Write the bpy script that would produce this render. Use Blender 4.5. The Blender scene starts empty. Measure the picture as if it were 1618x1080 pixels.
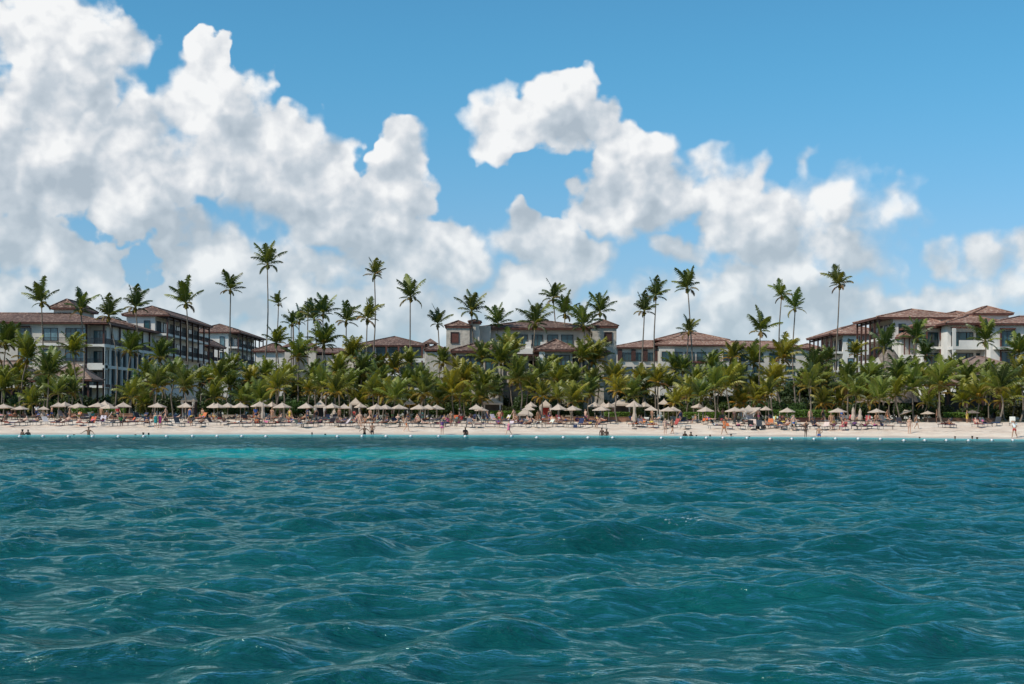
import bpy, bmesh, math, random
import numpy as np
from mathutils import Vector, Matrix
R = math.radians
scn = bpy.context.scene
COL = scn.collection
rnd = random.Random(7)

# ------------------------------------------------------------------ camera, sky, sun, exposure
FPX, HZ, CH, ROLL = 2247.0, 650.0, 2.5, 0.004
def P(px, py, Y):
    a = (px - 809) - ROLL * (HZ - py)
    b = HZ + ROLL * (px - 809) - py
    return Vector((a * Y / FPX, Y, CH + b * Y / FPX))
cam = bpy.data.cameras.new('camera'); camo = bpy.data.objects.new('camera', cam); COL.objects.link(camo)
cam.lens = 50; cam.sensor_width = 36; cam.shift_y = 110 / 1618; cam.clip_start = 0.3; cam.clip_end = 9000
camo.location = (0, 0, CH); camo.rotation_euler = (Matrix.Rotation(-ROLL, 4, 'Y') @ Matrix.Rotation(R(90), 4, 'X')).to_euler()
scn.camera = camo
scn.view_settings.view_transform = 'Standard'; scn.view_settings.look = 'None'
scn.view_settings.exposure = 0.0; scn.view_settings.gamma = 1.0
SUN_DIR = Vector((-0.74, -0.46, 0.84)).normalized()
sun_el = math.asin(SUN_DIR.z); sun_az = math.atan2(SUN_DIR.x, SUN_DIR.y)
sd = bpy.data.lights.new('sun', 'SUN'); sd.energy = 3.6; sd.angle = R(0.5); sd.color = (1.0, 0.93, 0.84)
so = bpy.data.objects.new('sun', sd); COL.objects.link(so)
so.rotation_euler = (-SUN_DIR).to_track_quat('-Z', 'Y').to_euler(); so.location = (-200, -80, 300)

class NT:
    def __init__(s, tree): s.t = tree; s.n = tree.nodes; s.l = tree.links
    def node(s, typ, **kw):
        n = s.n.new(typ)
        for k, v in kw.items(): setattr(n, k, v)
        return n
    def put(s, sock, v):
        if v is None: return
        if isinstance(v, bpy.types.NodeSocket): s.l.new(v, sock)
        else:
            if hasattr(sock.default_value, '__len__') and isinstance(v, (int, float)): v = (v,) * len(sock.default_value)
            if hasattr(sock.default_value, '__len__') and len(sock.default_value) == 4 and len(v) == 3: v = (*v, 1)
            sock.default_value = v
    def m(s, op, a, b=None, c=None, clamp=False):
        n = s.node('ShaderNodeMath', operation=op, use_clamp=clamp)
        for i, v in enumerate((a, b, c)): s.put(n.inputs[i], v) if v is not None else None
        return n.outputs[0]
    def v(s, op, a, b=None, c=None):
        n = s.node('ShaderNodeVectorMath', operation=op)
        for i, x in enumerate((a, b, c)):
            if x is not None: s.put(n.inputs[i], x)
        return n.outputs['Value'] if op in ('DOT_PRODUCT', 'LENGTH') else n.outputs[0]
    def noise(s, vec, scale, detail=2, rough=0.5, dist=0, lac=2.0, dim='3D'):
        n = s.node('ShaderNodeTexNoise', noise_dimensions=dim); s.put(n.inputs['Vector'], vec)
        n.inputs['Scale'].default_value = scale; n.inputs['Detail'].default_value = detail
        n.inputs['Roughness'].default_value = rough; n.inputs['Distortion'].default_value = dist; n.inputs['Lacunarity'].default_value = lac
        return n
    def mr(s, x, a, b, c=0.0, d=1.0, smooth=True):
        n = s.node('ShaderNodeMapRange', interpolation_type='SMOOTHSTEP' if smooth else 'LINEAR')
        for i, q in enumerate((x, a, b, c, d)): s.put(n.inputs[i], q)
        return n.outputs[0]
    def mix(s, f, a, b, mode='MIX'):
        n = s.node('ShaderNodeMix', data_type='RGBA', blend_type=mode)
        s.put(n.inputs[0], f); s.put(n.inputs[6], a); s.put(n.inputs[7], b)
        return n.outputs[2]

# ---- world: Nishita sky with cumulus placed by azimuth and elevation
def make_world():
    w = bpy.data.worlds.new('World'); scn.world = w; w.use_nodes = True
    T = NT(w.node_tree); T.n.clear()
    # cloud billows: (px, py, rx, ry, height) measured on the photograph, turned into azimuth/elevation below
    B = [(50,45,115,75,1),(185,95,62,66,.8),(30,150,95,60,.8),(120,150,70,40,.6),
         (325,100,48,52,1.1),(300,165,70,70,1.1),(235,190,60,50,1),(130,215,85,60,1),(250,255,120,70,1.1),(60,265,110,70,1),(160,310,130,60,1.2),
         (395,150,45,55,.35),(420,240,90,75,1),(520,245,48,45,.9),(470,310,130,75,1.1),(628,250,48,55,1.15),(640,310,60,60,1),(560,360,130,60,1.1),(700,385,70,45,.9),
         (310,385,85,50,1),(110,410,110,50,1),(20,380,70,60,.9),(400,420,200,55,.9),(650,425,180,60,.9),
         (822,350,24,34,.9),(830,390,55,50,1),(885,400,55,45,1),(935,410,45,45,.9),(860,440,120,55,.9),
         (0,480,260,70,.75),(300,490,260,60,.7),(620,490,260,60,.7),(900,490,220,50,.7),
         (785,175,48,50,1),(842,185,60,48,1),(800,215,62,32,.8),(880,145,58,50,1),(900,200,75,55,1.1),(965,245,60,60,1),(1040,245,42,40,.9),(1000,315,120,60,1.1),(1060,290,75,60,1),
         (1110,262,38,34,.85),(1190,262,26,34,.8),(1150,320,95,70,1.1),(1265,262,20,36,.7),(1335,268,35,32,.42),(1290,325,105,62,1),(1390,340,75,75,.55),
         (1090,395,75,40,1),(1230,385,150,50,1.1),(1370,400,75,60,.8),(1180,450,190,45,.8),(1330,465,110,40,.6),
         (1470,330,22,20,.25),(1495,395,38,42,.9),(1560,405,62,50,1),(1630,400,55,55,1),(1560,455,100,45,.8),(1690,450,90,60,.8),
         (1225,490,280,55,1),(1540,510,190,40,.8),(300,545,500,50,1),(1100,545,420,50,1),(1560,550,260,30,.7),(120,490,200,50,1),(700,500,240,60,1),
         (-120,230,160,140,1.1),(-280,380,200,120,1),(-200,60,120,70,1),(1800,330,120,90,.9),(2000,430,220,80,1)]
    # density group
    g = bpy.data.node_groups.new('cloud_field', 'ShaderNodeTree')
    g.interface.new_socket('UV', in_out='INPUT', socket_type='NodeSocketVector')
    g.interface.new_socket('Coarse', in_out='OUTPUT', socket_type='NodeSocketFloat')
    g.interface.new_socket('Fine', in_out='OUTPUT', socket_type='NodeSocketFloat')
    G = NT(g); gi = G.node('NodeGroupInput'); go = G.node('NodeGroupOutput')
    uv = gi.outputs[0]
    wn = G.noise(uv, 13, 3, .55, dim='2D')
    warp = G.v('SUBTRACT', wn.outputs['Color'], (.5, .5, .5))
    wn2 = G.noise(uv, 45, 2, .5, dim='2D')
    warp2 = G.v('SUBTRACT', wn2.outputs['Color'], (.5, .5, .5))
    p = G.v('MULTIPLY_ADD', warp, (.030, .026, 0), uv)
    p = G.v('MULTIPLY_ADD', warp2, (.022, .022, 0), p)
    p = G.v('MULTIPLY', p, (1, 1, 0))
    acc = None
    for (x, y, rx, ry, h) in B:
        az = math.atan2(x - 809, FPX); el = (HZ - y) / FPX * math.cos(az); c = math.cos(az)
        ix, iy = FPX / rx / c, FPX / ry / c
        q = G.v('MULTIPLY_ADD', p, (ix, iy, 0), (-az * ix, -el * iy, 0))
        d = G.v('DOT_PRODUCT', q, q)
        t = G.m('MULTIPLY_ADD', d, -.55 * min(h, 1) if h > .3 else -.15, .55 * h)
        acc = t if acc is None else G.m('SMOOTH_MAX', acc, t, .12)
    # the rest of the sky (outside this view) carries scattered cumulus as well
    sx = G.node('ShaderNodeSeparateXYZ'); G.put(sx.inputs[0], uv)
    away = G.mr(G.m('ABSOLUTE', sx.outputs[0]), .55, .8)
    high = G.mr(sx.outputs[1], .36, .5)
    oth = G.m('MAXIMUM', away, high)
    gn = G.noise(uv, 3.2, 4, .55, dim='2D')
    gen = G.m('MULTIPLY_ADD', gn.outputs[0], 4.0, -2.45)
    gen = G.m('ADD', gen, G.mr(sx.outputs[1], .0, .4, .5, 0))
    gen = G.m('ADD', gen, G.m('MULTIPLY_ADD', oth, 3.0, -3.0))
    acc = G.m('MAXIMUM', acc, gen)
    acc = G.m('MINIMUM', G.m('MAXIMUM', acc, -1.2), 1.0)
    # billows: two scales of rounded cells plus fractal noise
    def bil(scale):
        v = G.node('ShaderNodeTexVoronoi', feature='SMOOTH_F1', voronoi_dimensions='2D'); v.inputs['Scale'].default_value = scale
        v.inputs['Smoothness'].default_value = .35; G.put(v.inputs['Vector'], G.v('MULTIPLY_ADD', warp2, (.035, .035, 0), G.v('MULTIPLY_ADD', warp, (.05,.05,0), uv)))
        return G.m('MULTIPLY_ADD', v.outputs['Distance'], -1.0, .5)
    fb = G.noise(uv, 34, 9, .55, dim='2D')
    b1 = G.m('MULTIPLY', bil(17), .74); b2 = G.m('MULTIPLY', bil(44), .40)
    f = G.m('MULTIPLY_ADD', G.m('SUBTRACT', fb.outputs[0], .5), .82, G.m('ADD', b1, b2))
    G.put(go.inputs['Coarse'], acc)
    G.put(go.inputs['Fine'], G.m('ADD', acc, G.m('MULTIPLY', f, .82)))
    tc = T.node('ShaderNodeTexCoord')
    s = T.node('ShaderNodeSeparateXYZ'); T.put(s.inputs[0], tc.outputs['Generated'])
    az = T.m('ARCTAN2', s.outputs[0], s.outputs[1])
    hy = T.m('SQRT', T.m('ADD', T.m('ADD', T.m('MULTIPLY', s.outputs[0], s.outputs[0]), T.m('MULTIPLY', s.outputs[1], s.outputs[1])), 1e-4))
    el = T.m('DIVIDE', s.outputs[2], hy)
    cu = T.node('ShaderNodeCombineXYZ'); T.put(cu.inputs[0], az); T.put(cu.inputs[1], el)
    uv = cu.outputs[0]
    def field(off):
        n = T.node('ShaderNodeGroup'); n.node_tree = g
        T.put(n.inputs[0], T.v('ADD', uv, off) if off else uv); return n.outputs[0], n.outputs[1]
    c0, f0 = field(None)
    c1, f1 = field((-.0105, .0145, 0))
    c2, f2 = field((-.022, .045, 0))
    thin = T.mr(T.noise(uv, 9, 3, .5, dim='2D').outputs[0], .35, .7)
    alpha = T.mr(f0, .0, T.m('MULTIPLY_ADD', thin, .42, T.m('MULTIPLY_ADD', T.mr(s.outputs[0], -.2, .35), .26, .12)))
    fine = T.m('SUBTRACT', T.m('SUBTRACT', f0, c0), T.m('SUBTRACT', f1, c1))
    big = T.m('SUBTRACT', c0, c2); big = T.m('DIVIDE', big, T.m('ADD', 1.0, T.m('MULTIPLY', T.m('ABSOLUTE', big), 1.6)))
    lit = T.m('MULTIPLY_ADD', fine, 1.75, .57)
    lit = T.m('ADD', lit, T.m('MULTIPLY', big, .55))
    lit = T.m('SUBTRACT', lit, T.m('MULTIPLY', T.m('MAXIMUM', c2, 0), .34))
    lit = T.m('ADD', lit, T.m('MULTIPLY_ADD', T.noise(uv, 6, 3, .5, dim='2D').outputs[0], .5, -.25))
    lit = T.m('ADD', lit, T.mr(el, .04, .26, -.15, .10))
    lit = T.mr(lit, -.10, 1.12, smooth=False)
    ramp = T.node('ShaderNodeValToRGB'); T.put(ramp.inputs[0], lit)
    cr = ramp.color_ramp
    cr.elements[0].position = 0; cr.elements[0].color = (.43, .50, .57, 1)
    cr.elements[1].position = 1; cr.elements[1].color = (.94, .945, .945, 1)
    e = cr.elements.new(.4); e.color = (.57, .63, .69, 1)
    e = cr.elements.new(.7); e.color = (.76, .785, .815, 1)
    sky = T.node('ShaderNodeTexSky', sky_type='NISHITA'); sky.sun_disc = False
    sky.sun_elevation = sun_el; sky.sun_rotation = sun_az
    sky.air_density = 1.0; sky.dust_density = .3; sky.ozone_density = 1.0
    tint = T.mix(1.0, sky.outputs[0], T.mix(T.mr(el, .0, .27), (.82, .95, 1.30, 1), (.56, 1.30, 1.52, 1)), 'MULTIPLY')
    SK = 0.085
    # thin vapour low over the horizon brings the cloud bases into the air
    low = T.mr(el, .0, .17, .42, .0)
    cc = T.mix(1.0, ramp.outputs[0], (1 / SK,) * 3, 'MULTIPLY')
    cc = T.mix(low, cc, T.mix(1.0, (.50, .67, .75), (1 / SK,) * 3, 'MULTIPLY'))
    col = T.mix(T.m('MULTIPLY', alpha, .97), tint, cc)
    below = T.mr(s.outputs[2], -.02, 0)
    col = T.mix(below, (.25, .9, 1.2), col)
    bg = T.node('ShaderNodeBackground'); T.put(bg.inputs[0], col); bg.inputs[1].default_value = SK
    out = T.node('ShaderNodeOutputWorld'); T.l.new(bg.outputs[0], out.inputs[0])
    w.cycles.sampling_method = 'MANUAL'; w.cycles.sample_map_resolution = 512
make_world()
scn.cycles.max_bounces = 6; scn.cycles.transparent_max_bounces = 6; scn.cycles.diffuse_bounces = 3; scn.cycles.glossy_bounces = 3; scn.cycles.transmission_bounces = 3
scn.cycles.caustics_reflective = False; scn.cycles.caustics_refractive = False
# ------------------------------------------------------------------ materials
MATS = {}
def mat(name, base, rough=.8, spec=.3, var=0.0, vscale=1.0, bump=0.0, bscale=5.0, trans=0.0, objcol=False, base2=None, metal=0):
    if name in MATS: return MATS[name]
    m = bpy.data.materials.new(name); m.use_nodes = True; T = NT(m.node_tree)
    b = T.n['Principled BSDF']; out = T.n['Material Output']
    tc = T.node('ShaderNodeTexCoord'); co = tc.outputs['Object']
    col = base
    if objcol:
        oi = T.node('ShaderNodeObjectInfo'); col = oi.outputs['Color']
    if var:
        n = T.noise(co, vscale, 4, .6)
        f = T.mr(n.outputs[0], .3, .7)
        if base2: col = T.mix(f, col if objcol else (*base, 1), (*base2, 1))
        else:
            k = T.mr(n.outputs[0], .3, .7, 1 - var, 1 + var)
            cmb = T.node('ShaderNodeCombineXYZ'); [T.put(cmb.inputs[i], k) for i in range(3)]
            col = T.mix(1.0, col if objcol else (*base, 1), cmb.outputs[0], 'MULTIPLY')
    T.put(b.inputs['Base Color'], col); b.inputs['Roughness'].default_value = rough
    b.inputs['Specular IOR Level'].default_value = spec; b.inputs['Metallic'].default_value = metal
    if bump:
        n = T.noise(co, bscale, 3, .6); bn = T.node('ShaderNodeBump'); bn.inputs['Strength'].default_value = 1; bn.inputs['Distance'].default_value = bump
        T.put(bn.inputs['Height'], n.outputs[0]); T.l.new(bn.outputs[0], b.inputs['Normal'])
    if trans:
        tr = T.node('ShaderNodeBsdfTranslucent'); T.put(tr.inputs[0], col)
        mx = T.node('ShaderNodeMixShader'); mx.inputs[0].default_value = trans
        T.l.new(b.outputs[0], mx.inputs[1]); T.l.new(tr.outputs[0], mx.inputs[2]); T.l.new(mx.outputs[0], out.inputs[0])
    MATS[name] = m; return m

stucco = mat('stucco_white', (.74, .70, .63), .9, .2, .10, .35, .01, 8)
stucco_b = mat('stucco_beige', (.60, .54, .46), .9, .2, .12, .5, .01, 8)
stone = mat('coral_stone', (.52, .46, .38), .9, .2, .22, 1.6, .02, 6)
wood = mat('dark_wood', (.075, .034, .026), .6, .3, .3, 2)
woodr = mat('reddish_wood', (.13, .05, .035), .6, .3, .3, 2)
rail_m = mat('railing_metal', (.035, .028, .026), .5, .4)
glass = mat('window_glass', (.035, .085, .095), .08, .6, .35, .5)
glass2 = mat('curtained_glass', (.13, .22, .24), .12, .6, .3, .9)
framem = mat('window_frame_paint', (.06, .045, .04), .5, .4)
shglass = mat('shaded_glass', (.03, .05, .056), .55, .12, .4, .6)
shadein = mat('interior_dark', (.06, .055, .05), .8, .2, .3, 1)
thatchm = mat('palm_thatch', (.235, .19, .155), .95, .1, .35, 3, .08, 9)
shingle = mat('wood_shingle', (.27, .19, .15), .9, .2, .25, 2.5, .03, 5)
canvas = mat('cream_canvas', (.62, .505, .40), .85, .2, .06, 2, objcol=False, trans=.22)
canvasw = mat('white_canvas', (.62, .57, .50), .85, .2, .05, 2, trans=.15)
pole_m = mat('parasol_pole', (.40, .34, .28), .5, .4)
pole_d = mat('dark_pole', (.10, .08, .07), .5, .4)
skin = mat('skin', (.5, .3, .2), .55, .35, .08, 4, objcol=True)
cloth = mat('fabric', (.5, .3, .2), .85, .2, .12, 5, objcol=True)
hairm = mat('hair', (.03, .02, .015), .6, .4, objcol=True)
sling = mat('lounger_sling', (.1, .1, .1), .8, .2, .12, 3, objcol=True)
alu = mat('lounger_frame_paint', (.055, .05, .05), .45, .5)
buoy_m = mat('buoy_plastic', (.82, .82, .80), .35, .5)
trunk_m = mat('palm_trunk_bark', (.20, .165, .13), .9, .15, .3, 1.2, .03, 7)
bark_m = mat('dark_bark', (.11, .085, .065), .95, .1, .3, 2)
planter = mat('terracotta_wall_stain', (.26, .14, .09), .85, .2, .25, 1.2)

def leafmat(name, c1, c2, rough=.42, trans=.3, spec=.45):
    m = bpy.data.materials.new(name); m.use_nodes = True; T = NT(m.node_tree)
    b = T.n['Principled BSDF']; out = T.n['Material Output']
    tc = T.node('ShaderNodeTexCoord'); oi = T.node('ShaderNodeObjectInfo')
    n = T.noise(tc.outputs['Object'], 1.3, 3, .6)
    f = T.m('ADD', T.mr(n.outputs[0], .3, .7, 0, .6), T.m('MULTIPLY', oi.outputs['Random'], .45), clamp=True)
    col = T.mix(f, (*c1, 1), (*c2, 1)); col = T.mix(1.0, col, oi.outputs['Color'], 'MULTIPLY')
    T.put(b.inputs['Base Color'], col); b.inputs['Roughness'].default_value = rough; b.inputs['Specular IOR Level'].default_value = spec
    tr = T.node('ShaderNodeBsdfTranslucent'); T.put(tr.inputs[0], T.mix(1.0, col, (1.5, 1.35, .7, 1), 'MULTIPLY'))
    mx = T.node('ShaderNodeMixShader'); mx.inputs[0].default_value = trans
    T.l.new(b.outputs[0], mx.inputs[1]); T.l.new(tr.outputs[0], mx.inputs[2]); T.l.new(mx.outputs[0], out.inputs[0])
    MATS[name] = m; return m
fr_dark = leafmat('frond_dark_green', (.052, .080, .018), (.105, .132, .026))
fr_lite = leafmat('frond_light_green', (.14, .18, .028), (.25, .26, .038))
fr_gold = leafmat('frond_golden', (.19, .17, .025), (.25, .16, .028), .6, .25, .2)
fr_dead = leafmat('frond_dry_brown', (.20, .12, .06), (.13, .085, .05), .8, .15, .1)
rachis_m = mat('frond_rib', (.22, .22, .07), .6, .3)
lf_bush = leafmat('bush_leaf', (.030, .055, .014), (.07, .10, .022), .5, .25, .4)
lf_hedge = leafmat('hedge_leaf', (.09, .17, .02), (.14, .22, .03), .5, .25, .4)

def tilemat(name, c1, c2, c3):
    m = bpy.data.materials.new(name); m.use_nodes = True; T = NT(m.node_tree)
    b = T.n['Principled BSDF']
    tc = T.node('ShaderNodeTexCoord'); co = tc.outputs['Object']
    vo = T.node('ShaderNodeTexVoronoi'); vo.inputs['Scale'].default_value = 1.0
    T.put(vo.inputs['Vector'], T.v('MULTIPLY', co, (3.2, 2.6, 2.6)))
    sx = T.node('ShaderNodeSeparateXYZ'); T.put(sx.inputs[0], vo.outputs['Color'])
    big = T.noise(co, .12, 4, .6)
    col = T.mix(T.mr(sx.outputs[0], .1, .9), (*c1, 1), (*c2, 1))
    col = T.mix(T.mr(sx.outputs[1], .72, .9), col, (*c3, 1))
    k = T.mr(big.outputs[0], .3, .7, .78, 1.15); cmb = T.node('ShaderNodeCombineXYZ'); [T.put(cmb.inputs[i], k) for i in range(3)]
    T.put(b.inputs['Base Color'], T.mix(1.0, col, cmb.outputs[0], 'MULTIPLY')); b.inputs['Roughness'].default_value = .85; b.inputs['Specular IOR Level'].default_value = .2
    wv = T.node('ShaderNodeTexWave', wave_type='BANDS', bands_direction='DIAGONAL'); wv.inputs['Scale'].default_value = .9; wv.inputs['Distortion'].default_value = .4
    T.put(wv.inputs['Vector'], co)
    bn = T.node('ShaderNodeBump'); bn.inputs['Distance'].default_value = .09
    T.put(bn.inputs['Height'], T.m('ADD', wv.outputs['Fac'], T.m('MULTIPLY', vo.outputs['Distance'], 1.2))); T.l.new(bn.outputs[0], b.inputs['Normal'])
    MATS[name] = m; return m
tileL = tilemat('roof_tile_brown', (.125, .078, .062), (.20, .12, .09), (.33, .22, .17))
tileR = tilemat('roof_tile_terracotta', (.23, .125, .09), (.37, .21, .15), (.47, .33, .25))

# ------------------------------------------------------------------ object helpers
def link(name, me, parent=None, loc=None):
    o = bpy.data.objects.new(name, me); COL.objects.link(o)
    if parent is not None: o.parent = parent
    if loc is not None: o.location = loc
    return o
def tag(o, label, cat, group=None, kind=None):
    if label: o['label'] = label
    if cat: o['category'] = cat
    if group: o['group'] = group
    if kind: o['kind'] = kind
    return o
def empty(name, loc=(0, 0, 0), rz=0):
    o = bpy.data.objects.new(name, None); COL.objects.link(o); o.location = loc; o.rotation_euler = (0, 0, rz); o.empty_display_size = .3
    return o
def tomesh(bm, name, mats, smooth=False):
    me = bpy.data.meshes.new(name); bm.to_mesh(me); bm.free()
    for m in (mats if isinstance(mats, (list, tuple)) else [mats]): me.materials.append(m)
    if smooth: me.shade_smooth()
    return me
def copy_tree(o, parent=None):
    c = o.copy(); COL.objects.link(c); c.parent = parent
    for ch in list(o.children): copy_tree(ch, c)
    return c
def quadbox(bm, O, d, n, t0, t1, o0, o1, z0, z1, mi=0):
    vs = []
    for z in (z0, z1):
        for (t, o) in ((t0, o0), (t1, o0), (t1, o1), (t0, o1)):
            vs.append(bm.verts.new((O[0] + d[0] * t + n[0] * o, O[1] + d[1] * t + n[1] * o, z)))
    for f in ((0, 3, 2, 1), (4, 5, 6, 7), (0, 1, 5, 4), (1, 2, 6, 5), (2, 3, 7, 6), (3, 0, 4, 7)):
        fa = bm.faces.new([vs[i] for i in f]); fa.material_index = mi
def box(bm, x0, x1, y0, y1, z0, z1, mi=0): quadbox(bm, (0, 0), (1, 0), (0, 1), x0, x1, y0, y1, z0, z1, mi)
def tube(bm, pts, radii, seg=6, mi=0, cap=True):
    rings = []
    for i, p in enumerate(pts):
        p = Vector(p); a = Vector(pts[max(i - 1, 0)]); b = Vector(pts[min(i + 1, len(pts) - 1)])
        t = (b - a).normalized(); u = t.cross(Vector((0, 1, 0.01)))
        if u.length < .1: u = t.cross(Vector((1, 0, 0)))
        u.normalize(); v = t.cross(u)
        r = radii[i] if hasattr(radii, '__len__') else radii
        rings.append([bm.verts.new(p + u * r * math.cos(2 * math.pi * k / seg) + v * r * math.sin(2 * math.pi * k / seg)) for k in range(seg)])
    for i in range(len(rings) - 1):
        for k in range(seg):
            f = bm.faces.new((rings[i][k], rings[i][(k + 1) % seg], rings[i + 1][(k + 1) % seg], rings[i + 1][k])); f.material_index = mi; f.smooth = True
    if cap:
        for r_ in (rings[0], rings[-1]):
            try: f = bm.faces.new(r_); f.material_index = mi
            except ValueError: pass
ORD = ['first','second','third','fourth','fifth','sixth','seventh','eighth','ninth','tenth','eleventh','twelfth','thirteenth','fourteenth','fifteenth','sixteenth','seventeenth','eighteenth','nineteenth']
TENS = {2:'twent',3:'thirt',4:'fort',5:'fift',6:'sixt',7:'sevent',8:'eight',9:'ninet'}
def ordn(n):
    if n < 20: return ORD[n - 1]
    if n >= 100: return 'hundredth' if n == 100 else 'hundred-and-' + ordn(n - 100)
    t, u = divmod(n, 10)
    return TENS[t] + 'ieth' if u == 0 else TENS[t] + 'y-' + ORD[u - 1]
def depth_px(o): l = o.location; return 809 + l.x * FPX / max(l.y, 1)

# ------------------------------------------------------------------ shore, beach, ground, water
def shore(x):
    x = np.asarray(x, float)
    return 152 - 0.0042 * np.minimum(np.abs(x + 3), 90) ** 2 + 0.5 * np.sin(x * .21) + .35 * np.sin(x * .063 + 1) + .22 * np.sin(x * .9 + 2) + .12 * np.sin(x * 1.9)
def ground_z(x, y):
    s = np.asarray(y, float) - shore(x)
    z = np.where(s < 0, s * .09, 0)
    z = np.where((s >= 0), np.interp(s, [0, 2.2, 6, 12, 28, 45, 70], [0, .30, .70, 1.02, 1.32, 1.5, 1.62]), z)
    z = np.maximum(z, -3.0)
    x = np.asarray(x, float)
    amp = np.clip(s / 6, 0, 1) * .045
    return z + amp * (np.sin(x * 1.3 + np.sin(y * .9)) * np.cos(np.asarray(y) * 1.1 + x * .4) + .6 * np.sin(x * 2.9 + y * 1.7))
def gz(x, y): return float(ground_z(x, y))
def hit(px, py):
    Y = 118.0
    while Y < 260:
        p = P(px, py, Y)
        if p.z <= gz(p.x, Y): return Vector((p.x, Y, gz(p.x, Y)))
        Y += .1
    return P(px, py, 200)
def grid_mesh(name, X, Y, Z, mats, attrs=None):
    r, c = X.shape
    co = np.empty((r * c, 3), np.float32); co[:, 0] = X.ravel(); co[:, 1] = Y.ravel(); co[:, 2] = Z.ravel()
    i = np.arange((r - 1) * (c - 1)); rr, cc = i // (c - 1), i % (c - 1); a = rr * c + cc
    q = np.stack([a, a + 1, a + c + 1, a + c], 1).astype(np.int32)
    me = bpy.data.meshes.new(name); me.vertices.add(r * c); me.vertices.foreach_set('co', co.ravel())
    me.loops.add(q.size); me.polygons.add(len(q)); me.loops.foreach_set('vertex_index', q.ravel())
    me.polygons.foreach_set('loop_start', np.arange(0, q.size, 4, dtype=np.int32))
    me.update(calc_edges=True); me.polygons.foreach_set('use_smooth', np.ones(len(q), bool))
    me.materials.append(mats)
    for k, v in (attrs or {}).items():
        at = me.attributes.new(k, 'FLOAT', 'POINT'); at.data.foreach_set('value', v.astype(np.float32).ravel())
    return me

def sand_material():
    m = bpy.data.materials.new('beach_sand'); m.use_nodes = True; T = NT(m.node_tree); b = T.n['Principled BSDF']
    at = T.node('ShaderNodeAttribute', attribute_name='shore_dist'); s = at.outputs['Fac']
    tc = T.node('ShaderNodeTexCoord'); co = tc.outputs['Object']
    n1 = T.noise(co, .5, 5, .6); n2 = T.noise(co, 4, 4, .65)
    col = T.mix(T.mr(n1.outputs[0], .3, .7), (.70, .535, .40, 1), (.82, .68, .53, 1))
    col = T.mix(T.mr(n2.outputs[0], .52, .75, 0, .45), col, (.50, .38, .29, 1))
    nw = T.noise(T.v('MULTIPLY', co, (.25, 1, 1)), 1.0, 3, .6)
    sj = T.m('ADD', s, T.m('MULTIPLY_ADD', nw.outputs[0], 2.0, -1.0))
    wet = T.mr(sj, .6, 1.6, 1, 0)
    col = T.mix(T.m('MULTIPLY', wet, .65), col, (.52, .43, .33, 1))
    # two broken lines of dry seaweed along the tide marks
    nz = T.noise(T.v('MULTIPLY', co, (.45, 2.2, 1)), 1.3, 5, .7)
    for c_, w_, th in ((5.6, .55, .50), (3.6, .4, .56), (7.4, .35, .60)):
        band = T.mr(T.m('ABSOLUTE', T.m('SUBTRACT', sj, c_)), w_, .1, 0, 1)
        f = T.m('MULTIPLY', band, T.mr(nz.outputs[0], th, th + .08))
        col = T.mix(T.m('MULTIPLY', f, .8), col, (.23, .15, .10, 1))
    soil = T.mr(T.m('ADD', s, T.m('MULTIPLY', n1.outputs[0], 14)), 42, 50)
    col = T.mix(soil, col, (.09, .085, .04, 1))
    T.put(b.inputs['Base Color'], col)
    T.put(b.inputs['Roughness'], T.m('MULTIPLY_ADD', wet, -.5, .9)); b.inputs['Specular IOR Level'].default_value = .3
    n3 = T.noise(co, 2.2, 5, .65); bn = T.node('ShaderNodeBump'); bn.inputs['Distance'].default_value = .12; T.put(bn.inputs['Height'], n3.outputs[0])
    T.put(bn.inputs['Strength'], T.mr(sj, 1, 4)); T.l.new(bn.outputs[0], b.inputs['Normal'])
    return m
def build_beach():
    xs = np.concatenate([np.linspace(-900, -95, 40), np.linspace(-94, 94, 380), np.linspace(95, 900, 40)])
    ss = np.concatenate([np.linspace(-26, -2, 12), np.linspace(-1.5, 40, 160), np.linspace(42, 75, 12)])
    X, S = np.meshgrid(xs, ss); Y = shore(X) + S; Z = ground_z(X, Y)
    tag(link('beach', grid_mesh('beach', X, Y, Z, sand_material(), {'shore_dist': S})), None, None, kind='structure')
    gm = mat('garden_soil', (.05, .06, .022), .95, .1, .4, .3, base2=(.09, .085, .045))
    xs = np.linspace(-4000, 4000, 30); ys = np.array([0, 40, 100, 400, 1500, 5000.])
    X, D = np.meshgrid(xs, ys); Y = np.where(np.abs(X) < 900, 0, 0) + D + shore(np.clip(X, -900, 900)) + 74.5
    Z = 1.60 + 0 * X
    tag(link('ground', grid_mesh('ground', X, Y, Z, gm)), None, None, kind='structure')
build_beach()

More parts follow.
